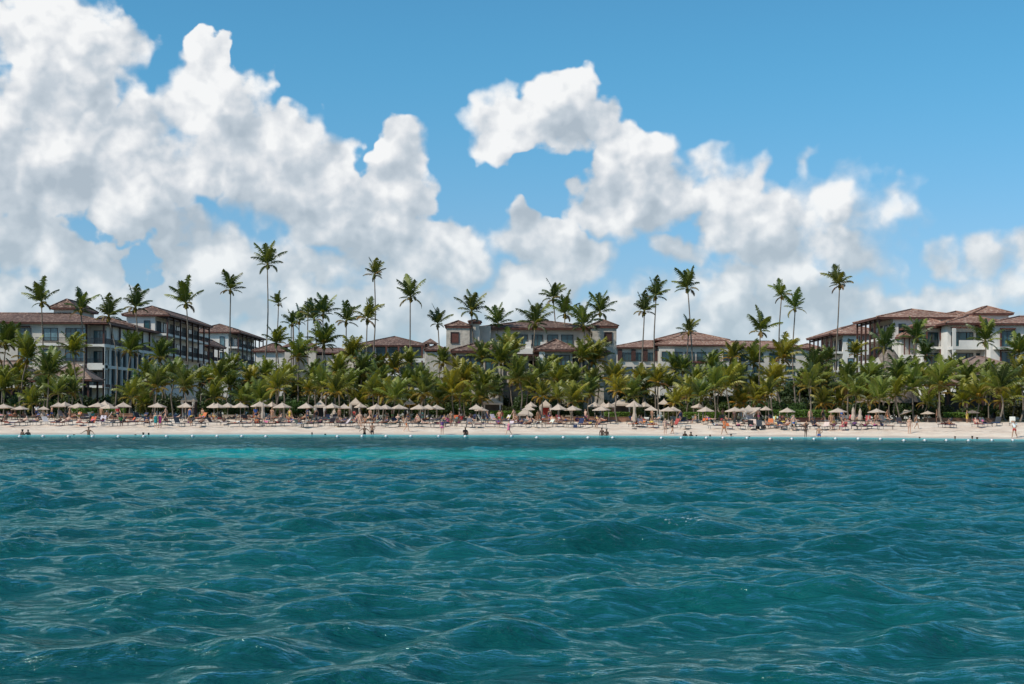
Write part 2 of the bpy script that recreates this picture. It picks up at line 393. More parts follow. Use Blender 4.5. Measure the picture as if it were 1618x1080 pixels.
def water_material():
    m = bpy.data.materials.new('sea_water'); m.use_nodes = True; T = NT(m.node_tree); b = T.n['Principled BSDF']
    s = T.node('ShaderNodeAttribute', attribute_name='shore_dist').outputs['Fac']
    bar = T.node('ShaderNodeAttribute', attribute_name='sandbar').outputs['Fac']
    tc = T.node('ShaderNodeTexCoord'); co = tc.outputs['Object']
    n1 = T.noise(T.v('MULTIPLY', co, (.5, 1, 1)), .08, 4, .6)
    deep = T.mix(T.mr(n1.outputs[0], .35, .65), (.001, .056, .051, 1), (.002, .086, .078, 1))
    nb = T.noise(T.v('MULTIPLY', co, (.35, 1, 1)), .22, 5, .65)
    sj = T.m('ADD', s, T.m('MULTIPLY_ADD', nb.outputs[0], 10, -5))
    reef = T.m('MULTIPLY', T.mr(sj, 66, 50), T.mr(nb.outputs[0], .42, .6))
    col = T.mix(T.m('MULTIPLY', reef, .6), deep, (.010, .075, .105, 1))
    bj = T.m('ADD', bar, T.m('MULTIPLY_ADD', nb.outputs[0], 1.1, -.55))
    col = T.mix(T.m('MULTIPLY', T.mr(bj, .05, .9), .85), col, (.006, .30, .26, 1))
    col = T.mix(T.mr(sj, 22, 9), col, (.02, .25, .27, 1))
    col = T.mix(T.mr(s, 12, 2.0), col, (.13, .52, .50, 1))
    col = T.mix(T.mr(s, 1.3, .2), col, (.50, .56, .50, 1))
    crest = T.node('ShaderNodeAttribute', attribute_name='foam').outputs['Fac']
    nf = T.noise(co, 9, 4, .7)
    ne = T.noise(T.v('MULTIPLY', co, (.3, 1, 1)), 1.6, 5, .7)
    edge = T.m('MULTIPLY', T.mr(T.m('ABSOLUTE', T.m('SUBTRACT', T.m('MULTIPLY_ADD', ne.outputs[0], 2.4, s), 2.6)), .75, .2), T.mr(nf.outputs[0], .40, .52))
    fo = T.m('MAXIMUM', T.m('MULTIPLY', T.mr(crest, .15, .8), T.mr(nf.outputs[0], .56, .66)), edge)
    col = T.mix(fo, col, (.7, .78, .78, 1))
    # ripples finer than the modelled waves
    fine = T.noise(T.v('MULTIPLY', co, (.75, 1.25, 1)), 5.5, 5, .62, .3)
    mid = T.noise(T.v('MULTIPLY', co, (.6, 1.25, 1)), 1.5, 4, .6, .4)
    far = T.node('ShaderNodeAttribute', attribute_name='unresolved').outputs['Fac']
    swl = T.noise(T.v('MULTIPLY', co, (.6, 1.1, 1)), .62, 4, .6, .3)
    h = T.m('ADD', T.m('MULTIPLY', fine.outputs[0], .08), T.m('MULTIPLY', mid.outputs[0], .22))
    h = T.m('ADD', h, T.m('MULTIPLY', far, T.m('ADD', T.m('MULTIPLY', swl.outputs[0], .62), T.m('MULTIPLY', mid.outputs[0], .16))))
    bn = T.node('ShaderNodeBump'); bn.inputs['Distance'].default_value = 1.0; bn.inputs['Strength'].default_value = .9
    T.put(bn.inputs['Height'], h)
    df = T.node('ShaderNodeBsdfDiffuse'); T.put(df.inputs[0], col); T.l.new(bn.outputs[0], df.inputs['Normal'])
    gl = T.node('ShaderNodeBsdfGlossy'); gl.inputs[0].default_value = (.68, 1.0, .98, 1); T.put(gl.inputs['Roughness'], T.m('MULTIPLY_ADD', fo, .5, .09)); T.l.new(bn.outputs[0], gl.inputs['Normal'])
    fr = T.node('ShaderNodeFresnel'); fr.inputs['IOR'].default_value = 1.43; T.l.new(bn.outputs[0], fr.inputs['Normal'])
    mx = T.node('ShaderNodeMixShader'); T.l.new(fr.outputs[0], mx.inputs[0]); T.l.new(df.outputs[0], mx.inputs[1]); T.l.new(gl.outputs[0], mx.inputs[2]); T.l.new(mx.outputs[0], T.n['Material Output'].inputs[0])
    T.n.remove(b); return m
def build_water():
    bs = np.arange(640, 36, -.46); near = FPX * CH / bs
    ys = np.concatenate([[-400, -120, -30, -5, 2, 5, 7], near]); ys = ys[ys < 162]
    u = np.concatenate([-np.geomspace(12, .47, 14), np.linspace(-.46, .46, 1240), np.geomspace(.47, 12, 14)])
    W = np.maximum(ys - 1, 6) + 3
    U, Yg = np.meshgrid(u, ys); X = U * W[:, None]; Y = Yg.copy()
    rng = np.random.default_rng(11)
    Z = np.zeros_like(X); DX = np.zeros_like(X); DY = np.zeros_like(X)
    dy = np.gradient(ys); dx = W * (.92 / 1240)
    N = 170; lam = np.geomspace(11, .22, N)
    for i, L in enumerate(lam):
        k = 2 * math.pi / L
        th = rng.normal(-.2, .42 if L > 2 else .72)                # waves run mostly up the beach, from the left
        kx, ky = k * math.sin(th), k * math.cos(th)
        pk = .8 * math.exp(-((math.log(L / 2.2)) / .8) ** 2) - .34 * (L > 5)
        a = 0.0066 * L * (pk * .66 + .20 + .30 * (L < 1.9)) * rng.uniform(.6, 1.3)
        ph = rng.uniform(0, 6.28)
        Ly = 2 * math.pi / max(abs(ky), k * .35)
        wy = np.clip((Ly / np.maximum(dy, dx) - 2.2) / 2.0, 0, 1); r = wy > 0
        if not r.any(): continue
        r0, r1 = np.argmax(r), len(r) - np.argmax(r[::-1])
        sl = slice(r0, r1); A = (a * wy[sl])[:, None]
        # wave groups: slow amplitude modulation
        g = 1 + .55 * np.sin(X[sl] * (k * .13) + Y[sl] * (.09 * k) + ph * 3) if L > .6 else 1
        arg = kx * X[sl] + ky * Y[sl] + ph
        c, s = np.cos(arg), np.sin(arg)
        Z[sl] += A * g * c; ch = .3 if L > 1.5 else .45
        DX[sl] -= A * g * ch * (kx / k) * s; DY[sl] -= A * g * ch * (ky / k) * s
    for (px, py, amp, sx_, sy_, rot) in [(940, 862, .40, 1.5, .62, .12), (700, 880, .20, 1.5, .55, -.1), (1310, 945, .36, 1.25, .5, .05), (1080, 950, .16, 1.3, .5, 0), (1245, 752, .42, 2.2, 1.3, 0), (20, 800, .38, 2.2, 1.0, -.1),
                                         (250, 955, .2, .7, .4, .2), (350, 1035, .22, .8, .4, 0), (480, 880, .25, 1.4, .7, 0), (1085, 832, .25, 1.3, .7, 0), (560, 960, .16, .9, .45, .1), (780, 1010, .17, .7, .35, .1), (1310, 865, .2, 1.5, .8, 0), (170, 755, .3, 2.8, 1.4, 0), (290, 748, .3, 1.6, 1.2, 0), (1400, 775, .3, 2.5, 1.3, 0)]:
        b_ = py - HZ; Yc = FPX * CH / b_; xc = (px - 809) * Yc / FPX
        dxx = (X - xc); dyy = (Y - Yc) - dxx * rot
        Z += .98 * amp * np.exp(-(dxx / sx_) ** 2 - (dyy / sy_) ** 2) * (1 + .15 * np.sin(dxx * 3))
    s = shore(X) - Y
    att = .10 + .90 * np.clip((s - 2) / 55, 0, 1) ** .8
    foam = np.clip((Z - .40) / .25, 0, 1) * (rng.random(Z.shape) * .0 + 1)
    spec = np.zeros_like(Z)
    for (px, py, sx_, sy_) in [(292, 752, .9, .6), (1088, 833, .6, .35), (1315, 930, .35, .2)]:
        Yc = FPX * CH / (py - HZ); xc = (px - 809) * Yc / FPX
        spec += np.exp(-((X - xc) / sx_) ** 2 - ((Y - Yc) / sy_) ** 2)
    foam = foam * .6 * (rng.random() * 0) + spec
    bar = np.exp(-(((X + 8.5) / 17) ** 4 + ((Y - 82) / 10.0) ** 2)) + .35 * np.exp(-(((X - 9) / 9) ** 2 + ((Y - 90) / 9) ** 2))
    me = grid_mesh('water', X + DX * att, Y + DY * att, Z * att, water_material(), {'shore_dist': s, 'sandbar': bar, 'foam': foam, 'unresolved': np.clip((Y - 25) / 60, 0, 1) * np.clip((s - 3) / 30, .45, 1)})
    tag(link('water', me), None, None, kind='structure')
build_water()
# ------------------------------------------------------------------ buildings
Z0 = 1.55
class Bld:
    def __init__(s, name, label, loc, group=None, cat='building'):
        s.root = empty(name, loc); s.loc = Vector(loc); tag(s.root, label, cat, group)
    def part(s, name, bm, m, parent=None, smooth=False):
        bmesh.ops.translate(bm, verts=bm.verts, vec=-s.loc)
        bmesh.ops.recalc_face_normals(bm, faces=bm.faces)
        return link(name, tomesh(bm, name, m, smooth), parent or s.root)
    def box(s, name, m, F, t0, t1, o0, o1, z0, z1, parent=None):
        bm = bmesh.new(); quadbox(bm, *F, t0, t1, o0, o1, z0, z1); return s.part(name, bm, m, parent)
    def window(s, F, t, z, w, h, g=None, lintel=True, mull=1, off=0.0):
        bm = bmesh.new(); e = .09; o0, o1 = off + .004, off + .11
        quadbox(bm, *F, t - w/2 - e, t - w/2, o0, o1, z, z + h); quadbox(bm, *F, t + w/2, t + w/2 + e, o0, o1, z, z + h)
        quadbox(bm, *F, t - w/2 - e, t + w/2 + e, o0, o1 + .02, z + h, z + h + e); quadbox(bm, *F, t - w/2 - e, t + w/2 + e, o0, o1 + .05, z - e, z)
        for k in range(mull):
            tt = t - w/2 + w * (k + 1) / (mull + 1); quadbox(bm, *F, tt - .035, tt + .035, o0, o1 - .03, z, z + h)
        f = s.part('window', bm, framem)
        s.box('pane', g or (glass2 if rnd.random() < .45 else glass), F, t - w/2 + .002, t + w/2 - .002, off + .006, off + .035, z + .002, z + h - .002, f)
        return f
    def railing(s, F, t0, t1, o, z, h=1.0, parent=None):
        bm = bmesh.new(); quadbox(bm, *F, t0, t1, o - .03, o + .03, z + h - .06, z + h); quadbox(bm, *F, t0, t1, o - .02, o + .02, z + .08, z + .13)
        n = max(2, int((t1 - t0) / .16))
        for i in range(n + 1):
            t = t0 + (t1 - t0) * i / n; quadbox(bm, *F, t - .025, t + .025, o - .012, o + .012, z + .13, z + h - .06)
        return s.part('railing', bm, rail_m, parent)
    def roof(s, x0, x1, y0, y1, z, h, m, over=.9, gable=0, name='roof', ridge='x', skew=None):
        bm = bmesh.new(); x0 -= over; x1 += over; y0 -= over; y1 += over
        w, d = x1 - x0, y1 - y0
        if w >= d: r = d / 2; a, b = (x0 + r, (y0 + y1) / 2), (x1 - r, (y0 + y1) / 2)
        else: r = w / 2; a, b = ((x0 + x1) / 2, y0 + r), ((x0 + x1) / 2, y1 - r)
        lo = [bm.verts.new((x, y, z + .12)) for x, y in ((x0, y0), (x1, y0), (x1, y1), (x0, y1))]
        A, B = bm.verts.new((*a, z + h)), bm.verts.new((*b, z + h))
        if w >= d: fs = ((lo[0], lo[1], B, A), (lo[1], lo[2], B), (lo[2], lo[3], A, B), (lo[3], lo[0], A))
        else: fs = ((lo[0], lo[1], A), (lo[1], lo[2], B, A), (lo[2], lo[3], B), (lo[3], lo[0], A, B))
        for f in fs: bm.faces.new(f)
        bm.faces.new(lo[::-1])
        ro = s.part(name, bm, m)
        # ridge and hip caps of half-round tile
        bm = bmesh.new(); c = [Vector((x, y, z + .16)) for x, y in ((x0, y0), (x1, y0), (x1, y1), (x0, y1))]; a3, b3 = Vector((*a, z + h + .04)), Vector((*b, z + h + .04))
        for p, q in ((a3, b3), (c[0], a3), (c[1], b3 if w >= d else a3), (c[2], b3), (c[3], a3 if w >= d else b3)):
            if (q - p).length > .3: tube(bm, [p, q], .13, 5)
        s.part('ridge_cap', bm, m, ro)
        bm = bmesh.new(); box(bm, x0 + .06, x1 - .06, y0 + .06, y1 - .06, z - .16, z + .115)
        s.part('eave_board', bm, woodr, ro)
        return ro
    def balcony(s, F, L, floors, ztop, bays, dep=2.0, m=stucco, cols=wood, doors=True, fh=3.4):
        """timber verandas: slab bands, posts, railings and glazed doors set back behind them"""
        for z in floors:
            s.box('balcony_slab', m, F, 0, L, .01, dep, z - .42, z)
            for i in range(bays):
                t0, t1 = L * i / bays + .16, L * (i + 1) / bays - .16
                s.railing(F, t0, t1, dep - .08, z + .02)
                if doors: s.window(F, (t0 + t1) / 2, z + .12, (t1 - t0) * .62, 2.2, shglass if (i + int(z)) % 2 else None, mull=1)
        for i in range(bays + 1):
            t = L * i / bays
            s.box('post', cols, F, t - .15, t + .15, dep + .002, dep + .28, floors[0] - 1.0 if floors[0] > Z0 + 2 else Z0, ztop)
        s.box('beam', cols, F, -.1, L + .1, dep - .3, dep - .02, ztop - .45, ztop - .18)
FX = lambda x, y: ((x, y), (1, 0), (0, -1))        # a facade towards the sea
FR = lambda x, y: ((x, y), (0, 1), (1, 0))         # a facade towards the right
FL = lambda x, y: ((x, y), (0, 1), (-1, 0))        # a facade towards the left
def zat(py, Y, px=809): return P(px, py, Y).z
def xat(px, Y, py=560): return P(px, py, Y).x

# --- left hotel: front block, long wing going back with paired columns
Y = 235; xc = xat(165, Y)
b = Bld('hotel_building', 'brown-roofed hotel block at the far left with a colonnade wing and corner balconies', (xc - 15, Y, Z0), 'hotel blocks behind the palms')
x0 = xat(-110, Y); ztop = zat(510, Y, 100)
xm = xat(92, Y)
bm = bmesh.new(); box(bm, x0, xc - 3.2, Y, Y + 16, Z0, ztop); b.part('wall', bm, stucco_b)
bm = bmesh.new(); box(bm, xc - 3.2, xc - .5, Y + 3, Y + 16, Z0, ztop - .2); b.part('wall', bm, stucco)
b.roof(x0, xc, Y, Y + 16, ztop, 2.1, tileL)
b.roof(xat(60, Y), xat(92, Y), Y + 8, Y + 20, zat(487, Y + 8, 90), 1.7, tileL, over=.7)
bm = bmesh.new(); box(bm, xat(60, Y) , xat(92, Y), Y + 8, Y + 20, ztop, zat(487, Y + 8, 90)); b.part('wall', bm, stucco_b)
F = FX(0, Y)
zf = [zat(543, Y, 100) - 3.42 * k for k in (0, 1, 2, 3)]
for k, z in enumerate(zf[:3]):
    for px, w in ((-60, 2.2), (-20, 2.2), (39, 2.0), (80, 2.2), (112, 1.6), (128, 1.5)):
        b.window(F, xat(px, Y), z + .55, w, 1.9 if k else 2.0)
    if True:
        b.box('window_hood', wood, F, xat(30, Y), xat(48, Y), .12, .5, z + 2.75, z + 2.95)
        for a_, c_ in ((60, 96), (97, 134)):
            b.box('balcony_slab', stucco, F, xat(a_, Y), xat(c_, Y), .01, 1.4, z - .35, z)
            b.railing(F, xat(a_, Y), xat(c_, Y), 1.3, z + .02)
    b.box('balcony_slab', stucco, F, xc - 3.2, xc - .02, -2.99, -.05, z - .4, z)
    b.railing(F, xc - 3.1, xc - .1, -.12, z)
    b.window(F, xc - 1.6, z + .1, 1.9, 2.2, off=-3.0)
b.box('post', wood, F, xc - .3, xc, -.28, 0, Z0, ztop); b.box('post', wood, F, xc - 3.15, xc - 2.9, -.28, 0, Z0, ztop)
# wing along x = xc
Lw = 78; zw = zat(543, Y, 165) - .05
bm = bmesh.new(); box(bm, xc - 12, xc - .5, Y + 16.01, Y + Lw, Z0, zw + 3.6); b.part('wall', bm, stucco)
b.roof(xc - 12, xc + .2, Y + 16, Y + Lw - 20, zw + 3.7, 2.2, tileL, over=.8)
b.box('front_wall', stucco, F, xat(130, Y), xc, -2.0, -.02, zat(578, Y, 150) - .6, zat(578, Y, 150) + .5)
G = FR(xc, Y)
for t in np.arange(.0, Lw, 3.5):
    b.box('column', stucco, G, t, t + .42, -.26, .05, Z0, zw)
for z in (zw - .45, zw - 3.95, zw - 7.1, zw - 10.3):
    b.box('floor_band', stucco if z > Z0 + 6 else wood, G, -.02, Lw, -.32, .0, z, z + .5)
G2 = FR(xc - .5, Y)
for k, z in enumerate((zw - 3.4, zw - 6.6, zw - 9.8)):
    for t in np.arange(1.95 + 3.5, Lw - 2, 3.5):
        if t > 46 and k > 1: continue
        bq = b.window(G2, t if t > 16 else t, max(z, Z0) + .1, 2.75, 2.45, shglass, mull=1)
for t in np.arange(.5, Lw, 5.2)[:10]:
    if t > 30: break
b.box('post', wood, G, 18, 18.3, .06, .3, zw, zw + 3.6)
for t in (0.3, 5, 10, 15, 20, 25, 30): b.box('post', wood, G, t, t + .25, -.35, -.1, zw + .05, zw + (3.6 if t > 16 else ztop - zw - .2))
b.railing(G, .2, 32, -.1, zw + .05)

def veranda_block(name, label, px_wall0, px_c, Yc, depth, py_eave, roofh, tile, side, bays=6, nfl=2, fh=3.7, wside=None, px_apex=None):
    """block whose plain end wall faces the sea and whose timber verandas run back along one side"""
    xcn = xat(px_c, Yc, py_eave + 20); xo = xat(px_wall0, Yc, py_eave + 20); zt = zat(py_eave, Yc, px_c)
    b = Bld(name, label, ((xcn + xo) / 2, Yc, Z0), 'hotel blocks behind the palms')
    sg = 1 if side == 'R' else -1
    xa, xb = (xo, xcn) if side == 'R' else (xcn, xo)
    dep = 2.2
    bm = bmesh.new(); box(bm, xa, xb, Yc, Yc + depth, Z0, zt); b.part('wall', bm, stucco)
    b.roof(xa - (dep if side == 'L' else 0), xb + (dep if side == 'R' else 0), Yc, Yc + depth, zt, roofh, tile, over=.8)
    F = (FR if side == 'R' else FL)(xcn, Yc)
    fl = [zt - 3.35 - fh * k for k in range(nfl)]
    b.balcony(F, depth, fl[::-1], zt - .15, bays, dep)
    for k, z in enumerate(fl):
        b.window(FX(0, Yc), xcn - sg * 1.5, z + .1, 1.0, 2.2, mull=0)
    return b
veranda_block('hotel_building', 'white hotel block with two-storey dark timber verandas, left of the leaning palm', 200, 245, 268, 37, 498, 2.0, tileL, 'R', 7)
b2 = veranda_block('hotel_building', 'low veranda block with sloping brown roof between the two left white blocks', 300, 313, 318, 16, 545, 1.8, tileL, 'R', 3, 1)
veranda_block('hotel_building', 'white hotel block with a plain end wall and reddish hip roof, second from the left', 304, 361, 340, 34, 525, 2.3, tileL, 'R', 6)
# --- right hand: mirror blocks
veranda_block('hotel_building', 'small white gable-ended block at the right end of the long low roof', 1300, 1274, 348, 14, 552, 1.6, tileR, 'L', 3)
veranda_block('hotel_building', 'white-walled block with verandas on its left side behind the lone tall palm at right', 1400, 1332, 280, 20, 528, 2.2, tileR, 'L', 5)
veranda_block('hotel_building', 'large terracotta-roofed block with three-bay timber verandas, right of the lone tall palm', 1530, 1411, 238, 15, 502, 2.0, tileR, 'L', 5, 3, 3.5)

# --- far right hotel with terraces
Y = 222
b = Bld('hotel_building', 'cream hotel with stepped terracotta roofs and terraces filling the right edge', (xat(1560, Y), Y, Z0), 'hotel blocks behind the palms')
zt = zat(512, Y, 1590); xa, xb = xat(1565, Y), xat(1720, Y)
bm = bmesh.new(); box(bm, xa, xb, Y, Y + 14, Z0, zt); b.part('wall', bm, stucco)
b.roof(xa, xb, Y, Y + 14, zt, 1.7, tileR, over=.8)
F = FX(0, Y)
for k in range(4):
    z = zat(548, Y, 1590) - 3.35 * k
    for px in (1591, 1640, 1690):
        b.window(F, xat(px, Y), z + .1, 1.65, 2.35, glass)
        b.box('window_hood', woodr, F, xat(px, Y) - 1.15, xat(px, Y) + 1.15, .12, .7, z + 2.75, z + 2.95)
        b.box('side_post', woodr, F, xat(px, Y) - 1.15, xat(px, Y) - .98, .12, .35, z - .1, z + 2.749)
        b.box('side_post', woodr, F, xat(px, Y) + .98, xat(px, Y) + 1.15, .12, .35, z - .1, z + 2.749)
    b.box('balcony_slab', stucco, F, xa + .4, xb, .01, 1.25, z - .4, z - .02)
    if k: b.railing(F, xa + .4, xb, 1.2, z)
# terrace section 1490-1565, set back with pergolas
Y2 = 227; xa2, xb2 = xat(1497, Y2), xat(1567, Y2); zt2 = zat(512, Y2, 1530)
bm = bmesh.new(); box(bm, xa2, xb2, Y2, Y2 + 13, Z0, zt2); b.part('wall', bm, stucco)
b.roof(xa2 - .2, xb2 + 2, Y2 - 1.2, Y2 + 13, zt2, 1.6, tileR, over=.8)
F2 = FX(0, Y2)
for k in range(4):
    z = zat(548, Y2, 1530) - 3.35 * k
    for px, w in ((1515, 2.3), (1532, .95), (1548, 1.0)):
        b.window(F2, xat(px, Y2), z + .1, w, 2.2, glass)
    b.box('terrace_slab', stucco, F2, xa2 + .02, xb2, .01, 2.8, z - .5, z)
    b.box('parapet', stucco, F2, xa2 + 1.0, xa2 + 4.6, 2.62, 2.78, z + .002, z + .95)
    b.box('column', stucco, F2, xa2 + .03, xa2 + .5, 2.3, 2.75, z + .003, z + 2.85)
    b.box('pergola_beam', woodr, F2, xa2 + .2, xb2 - .2, 1.9, 2.2, z + 2.86, z + 3.0)
    for j in range(8): b.box('pergola_slat', woodr, F2, xa2 + .4 + j * .85, xa2 + .52 + j * .85, .2, 2.9, z + 3.001, z + 3.1) if k < 1 else None
    b.railing(F2, xa2 + 4.6, xb2 - .2, 2.7, z)
# receding balcony section 1415-1497
Y3 = 232; xa3, xb3 = xat(1457, Y3), xat(1503, Y3); zt3 = zat(517, Y3, 1460)
bm = bmesh.new(); box(bm, xa3, xb3, Y3, Y3 + 12, Z0, zt3); b.part('wall', bm, stucco)
b.roof(xa3 - 1.5, xb3, Y3 - 1.2, Y3 + 12, zt3, 1.5, tileR, over=.7)
F3 = FX(0, Y3)
for k in range(4):
    z = zat(548, Y3, 1480) - 3.35 * k
    for px in (1467, 1477, 1488): b.window(F3, xat(px, Y3), z + .1, .85, 2.2, glass, mull=0)
    b.box('balcony_slab', stucco, F3, xa3 + .02, xb3 - .5, .01, 1.6, z - .4, z)
    b.railing(F3, xa3 + .1, xb3 - .6, 1.5, z)
    for t in (xa3 + .2, xa3 + 2.4): b.box('post', woodr, F3, t, t + .22, 1.35, 1.6, z + 1.05, z + 2.95)
xa4, xb4 = xat(1424, 236), xat(1458, 236); zt4 = zat(533, 236, 1440)
bm = bmesh.new(); box(bm, xa4, xb4, 236, 237.8, Z0, zt4); b.part('wall', bm, stucco)
b.roof(xa4, xb4, 234.6, 237.8, zt4, 1.4, tileR, over=.6)
F4 = FX(0, 236)
z = zt4 - 2.9
for i in range(5): b.box('post', woodr, F4, xa4 + .1 + i * .8, xa4 + .28 + i * .8, 1.1, 1.3, z, zt4)
b.box('balcony_slab', stucco, F4, xa4, xb4, .01, 1.35, z - .6, z - .002); b.railing(F4, xa4 + .1, xb4, 1.2, z)
for k in (1, 2):
    for i in range(3): b.box('column', stucco, F4, xa4 + .1 + i * 1.4, xa4 + .5 + i * 1.4, .9, 1.3, z - 3.4 * k, z - .7 - 3.4 * (k - 1))
# upper cap roof
bm = bmesh.new(); box(bm, xat(1548, 234), xat(1600, 234), 236, 244, zt, zat(497, 236, 1570)); b.part('wall', bm, stucco)
b.roof(xat(1548, 234), xat(1600, 234), 236, 244, zat(496, 236, 1570), 1.5, tileR, over=.7)
bm = bmesh.new(); box(bm, xat(1490, 244), xat(1560, 244), 244.5, 256, Z0, zat(500, 244, 1520)); b.part('wall', bm, stucco)
b.roof(xat(1488, 244), xat(1556, 244), 244.5, 256, zat(501, 244, 1520), 1.3, tileR, over=.6)

# --- mid-left wing behind palms (560-720)
Y = 300
b = Bld('hotel_building', 'low hotel wing with glazed upper rooms and brown hip roof, left of the square tower', (xat(640, Y), Y, Z0), 'hotel blocks behind the palms')
xa, xb = xat(566, Y), xat(672, Y); zt = zat(546, Y, 640)
bm = bmesh.new(); box(bm, xa, xb, Y, Y + 18, Z0, zt); b.part('wall', bm, stucco_b)
b.roof(xa, xb, Y, Y + 18, zt, 2.3, tileL, over=.9)
F = FX(0, Y)
for k, py in enumerate((567, 590, 613)):
    z = zat(py, Y, 640) + .15
    b.box('balcony_slab', stucco, F, xa + .02, xb - .02, .01, 1.5, z - .9, z - .05)
    for i, px in enumerate((582, 602, 621, 640, 658)):
        b.window(F, xat(px, Y), z + .1, 1.75, 2.2)
        b.box('post', woodr, F, xat(px + 9.6, Y) - .17, xat(px + 9.6, Y) + .17, 1.2, 1.52, z, z + 2.55)
    b.railing(F, xa + .1, xb - .1, 1.35, z - .04)
Y = 310
b = Bld('hotel_building', 'far low roofs with small chimney-like lanterns behind the left cluster of palms', (xat(490, Y), Y, Z0), 'hotel blocks behind the palms')
bm = bmesh.new(); box(bm, xat(404, Y), xat(450, Y), Y, Y + 14, Z0, zat(555, Y, 430)); b.part('wall', bm, stucco)
b.roof(xat(404, Y), xat(450, Y), Y, Y + 14, zat(555, Y, 430), 1.9, tileL, over=.7)
bm = bmesh.new(); box(bm, xat(450.3, Y), xat(560, Y), Y + 2, Y + 12, Z0, zat(560, Y, 430)); b.part('wall', bm, stucco_b)
b.roof(xat(452, Y), xat(566, Y), Y + 2, Y + 12, zat(557, Y, 500), 1.3, tileL, over=.7)
def lantern(b, px, py, Y, w=2.2):
    x = xat(px, Y); z = zat(py, Y, px)
    bm = bmesh.new(); box(bm, x - w/2, x + w/2, Y - w/2, Y + w/2, z - 5, z - 1.1); l = b.part('roof_lantern', bm, stucco_b)
    bm = bmesh.new()
    for sx in (-1, 1):
        for sy in (-1, 1): box(bm, x + sx * w * .4 - .15, x + sx * w * .4 + .15, Y + sy * w * .4 - .15, Y + sy * w * .4 + .15, z - 1.1, z)
    b.part('lantern_posts', bm, wood, l)
    bm = bmesh.new(); v = [bm.verts.new((x + a * w * .8, Y + c * w * .8, z)) for a, c in ((-1, -1), (1, -1), (1, 1), (-1, 1))]; t = bm.verts.new((x, Y, z + 1.0))
    for i in range(4): bm.faces.new((v[i], v[(i + 1) % 4], t))
    bm.faces.new(v[::-1]); b.part('lantern_roof', bm, tileL, l)
lantern(b, 459, 548, Y); lantern(b, 493, 548, Y, 1.9); 
Y = 255
b = Bld('hotel_building', 'small dark link building with a roof lantern between low wing and square tower', (xat(690, Y), Y, Z0), 'hotel blocks behind the palms')
bm = bmesh.new(); box(bm, xat(672, Y), xat(706, Y), Y, Y + 10, Z0, zat(556, Y, 690)); b.part('wall', bm, stone)
b.roof(xat(674, Y), xat(703, Y), Y, Y + 10, zat(553, Y, 690), 1.0, tileL, over=.5); lantern(b, 680, 543, Y + 3, 1.9)

# --- central building
Y = 205
b = Bld('hotel_building', 'central hotel building with a square stone tower at each end and twin low hip roofs', (xat(840, Y), Y, Z0), 'hotel blocks behind the palms')
def bx(a, c, y0, y1, z0, z1, m, nm='wall'):
    bm = bmesh.new(); box(bm, a, c, y0, y1, z0, z1); return b.part(nm, bm, m)
xt0, xt1 = xat(705, Y), xat(742, Y); zt = zat(516, Y, 720)
bx(xt0, xt1, Y, Y + 5, Z0, zt, stone); b.roof(xt0, xt1, Y, Y + 5, zt, .95, tileL, over=.25)
b.window(FX(0, Y), xat(718.5, Y), zat(541, Y, 720), 1.05, 1.45, woodr, mull=0)
xs0, xs1 = xat(742.5, Y), xat(757, Y)
bx(xs0, xs1, Y + .5, Y + 2.6, Z0, zat(510, Y, 750), stucco_b); b.roof(xs0, xs1, Y + .5, Y + 2.6, zat(509, Y, 750), .42, tileL, over=.3)
bx(xat(757.3, Y), xat(775, Y), Y + 2, Y + 6, Z0, zat(513, Y, 760), stucco_b)
xm0, xm1 = xat(766, Y), xat(934, Y); ze = zat(519, Y + 3, 850)
bx(xm0, xm1, Y + 3, Y + 16, Z0, ze, stucco_b); b.roof(xm0, xm1, Y + 3, Y + 16, ze, 1.55, tileL, over=.9)
F = FX(0, Y + 3)
for px, w in ((825, 1.45), (849, 1.45), (873, 1.45), (896, 1.6), (803, 1.3)):
    b.window(F, xat(px, Y + 3), zat(546, Y + 3, 850), w, 1.55, glass)
b.box('parapet', stucco, F, xat(790, Y), xat(862, Y), .13, 1.2, zat(558, Y, 830), zat(549, Y, 830))
b.box('canopy', wood, F, xat(790, Y), xat(862, Y), .05, 1.6, zat(562, Y, 830) , zat(559, Y, 830))
for i in range(4): b.box('merlon', stucco, F, xat(812.5 + i * 24, Y) - .55 + .0, xat(812.5 + i * 24, Y) + .25, .14, .9, zat(549, Y, 830) + .002, zat(538.5, Y, 830))
for px in (796, 838, 846): b.window(F, xat(px, Y + 3), zat(583, Y + 3, 830), 1.7, 1.15, glass)
xr0, xr1 = xat(934, Y), xat(974, Y); zt = zat(516, Y, 950)
bx(xr0, xr1, Y, Y + 5, Z0, zt, stone); b.roof(xr0, xr1, Y, Y + 5, zt, 1.1, tileL, over=.3)
b.window(FX(0, Y), xat(961, Y), zat(541, Y, 950), 1.0, 1.45, wood, mull=0)
# low hip roofs in front
def pav(a, c, y0, y1, py_e, h, m=tileL, wm=stone, win=()):
    z = zat(py_e, y0, (a + c) / 2)
    bx(xat(a, y0), xat(c, y0), y0 + .8, y1, Z0, z, wm); b.roof(xat(a, y0), xat(c, y0), y0 + .8, y1, z, h, m, over=.8)
    for px, w in win: b.window(FX(0, y0 + .8), xat(px, y0), z - 2.6, w, 1.9, glass)
pav(720, 795, 197, 204.9, 555, 1.5, win=((735, 1.5), (752, 1.5), (776, 1.5)))
pav(853, 905, 196, 204.9, 553, 1.6, win=((869, 1.1), (880, 1.1), (893, 1.1)))
pav(906, 955, 198, 204.9, 557, 1.3, win=((915, 1.3), (932, 1.5)))
b.box('column', stucco, FX(0, 196), xat(852, 196), xat(861, 196), -.78, -.3, Z0, zat(554, 196, 860))

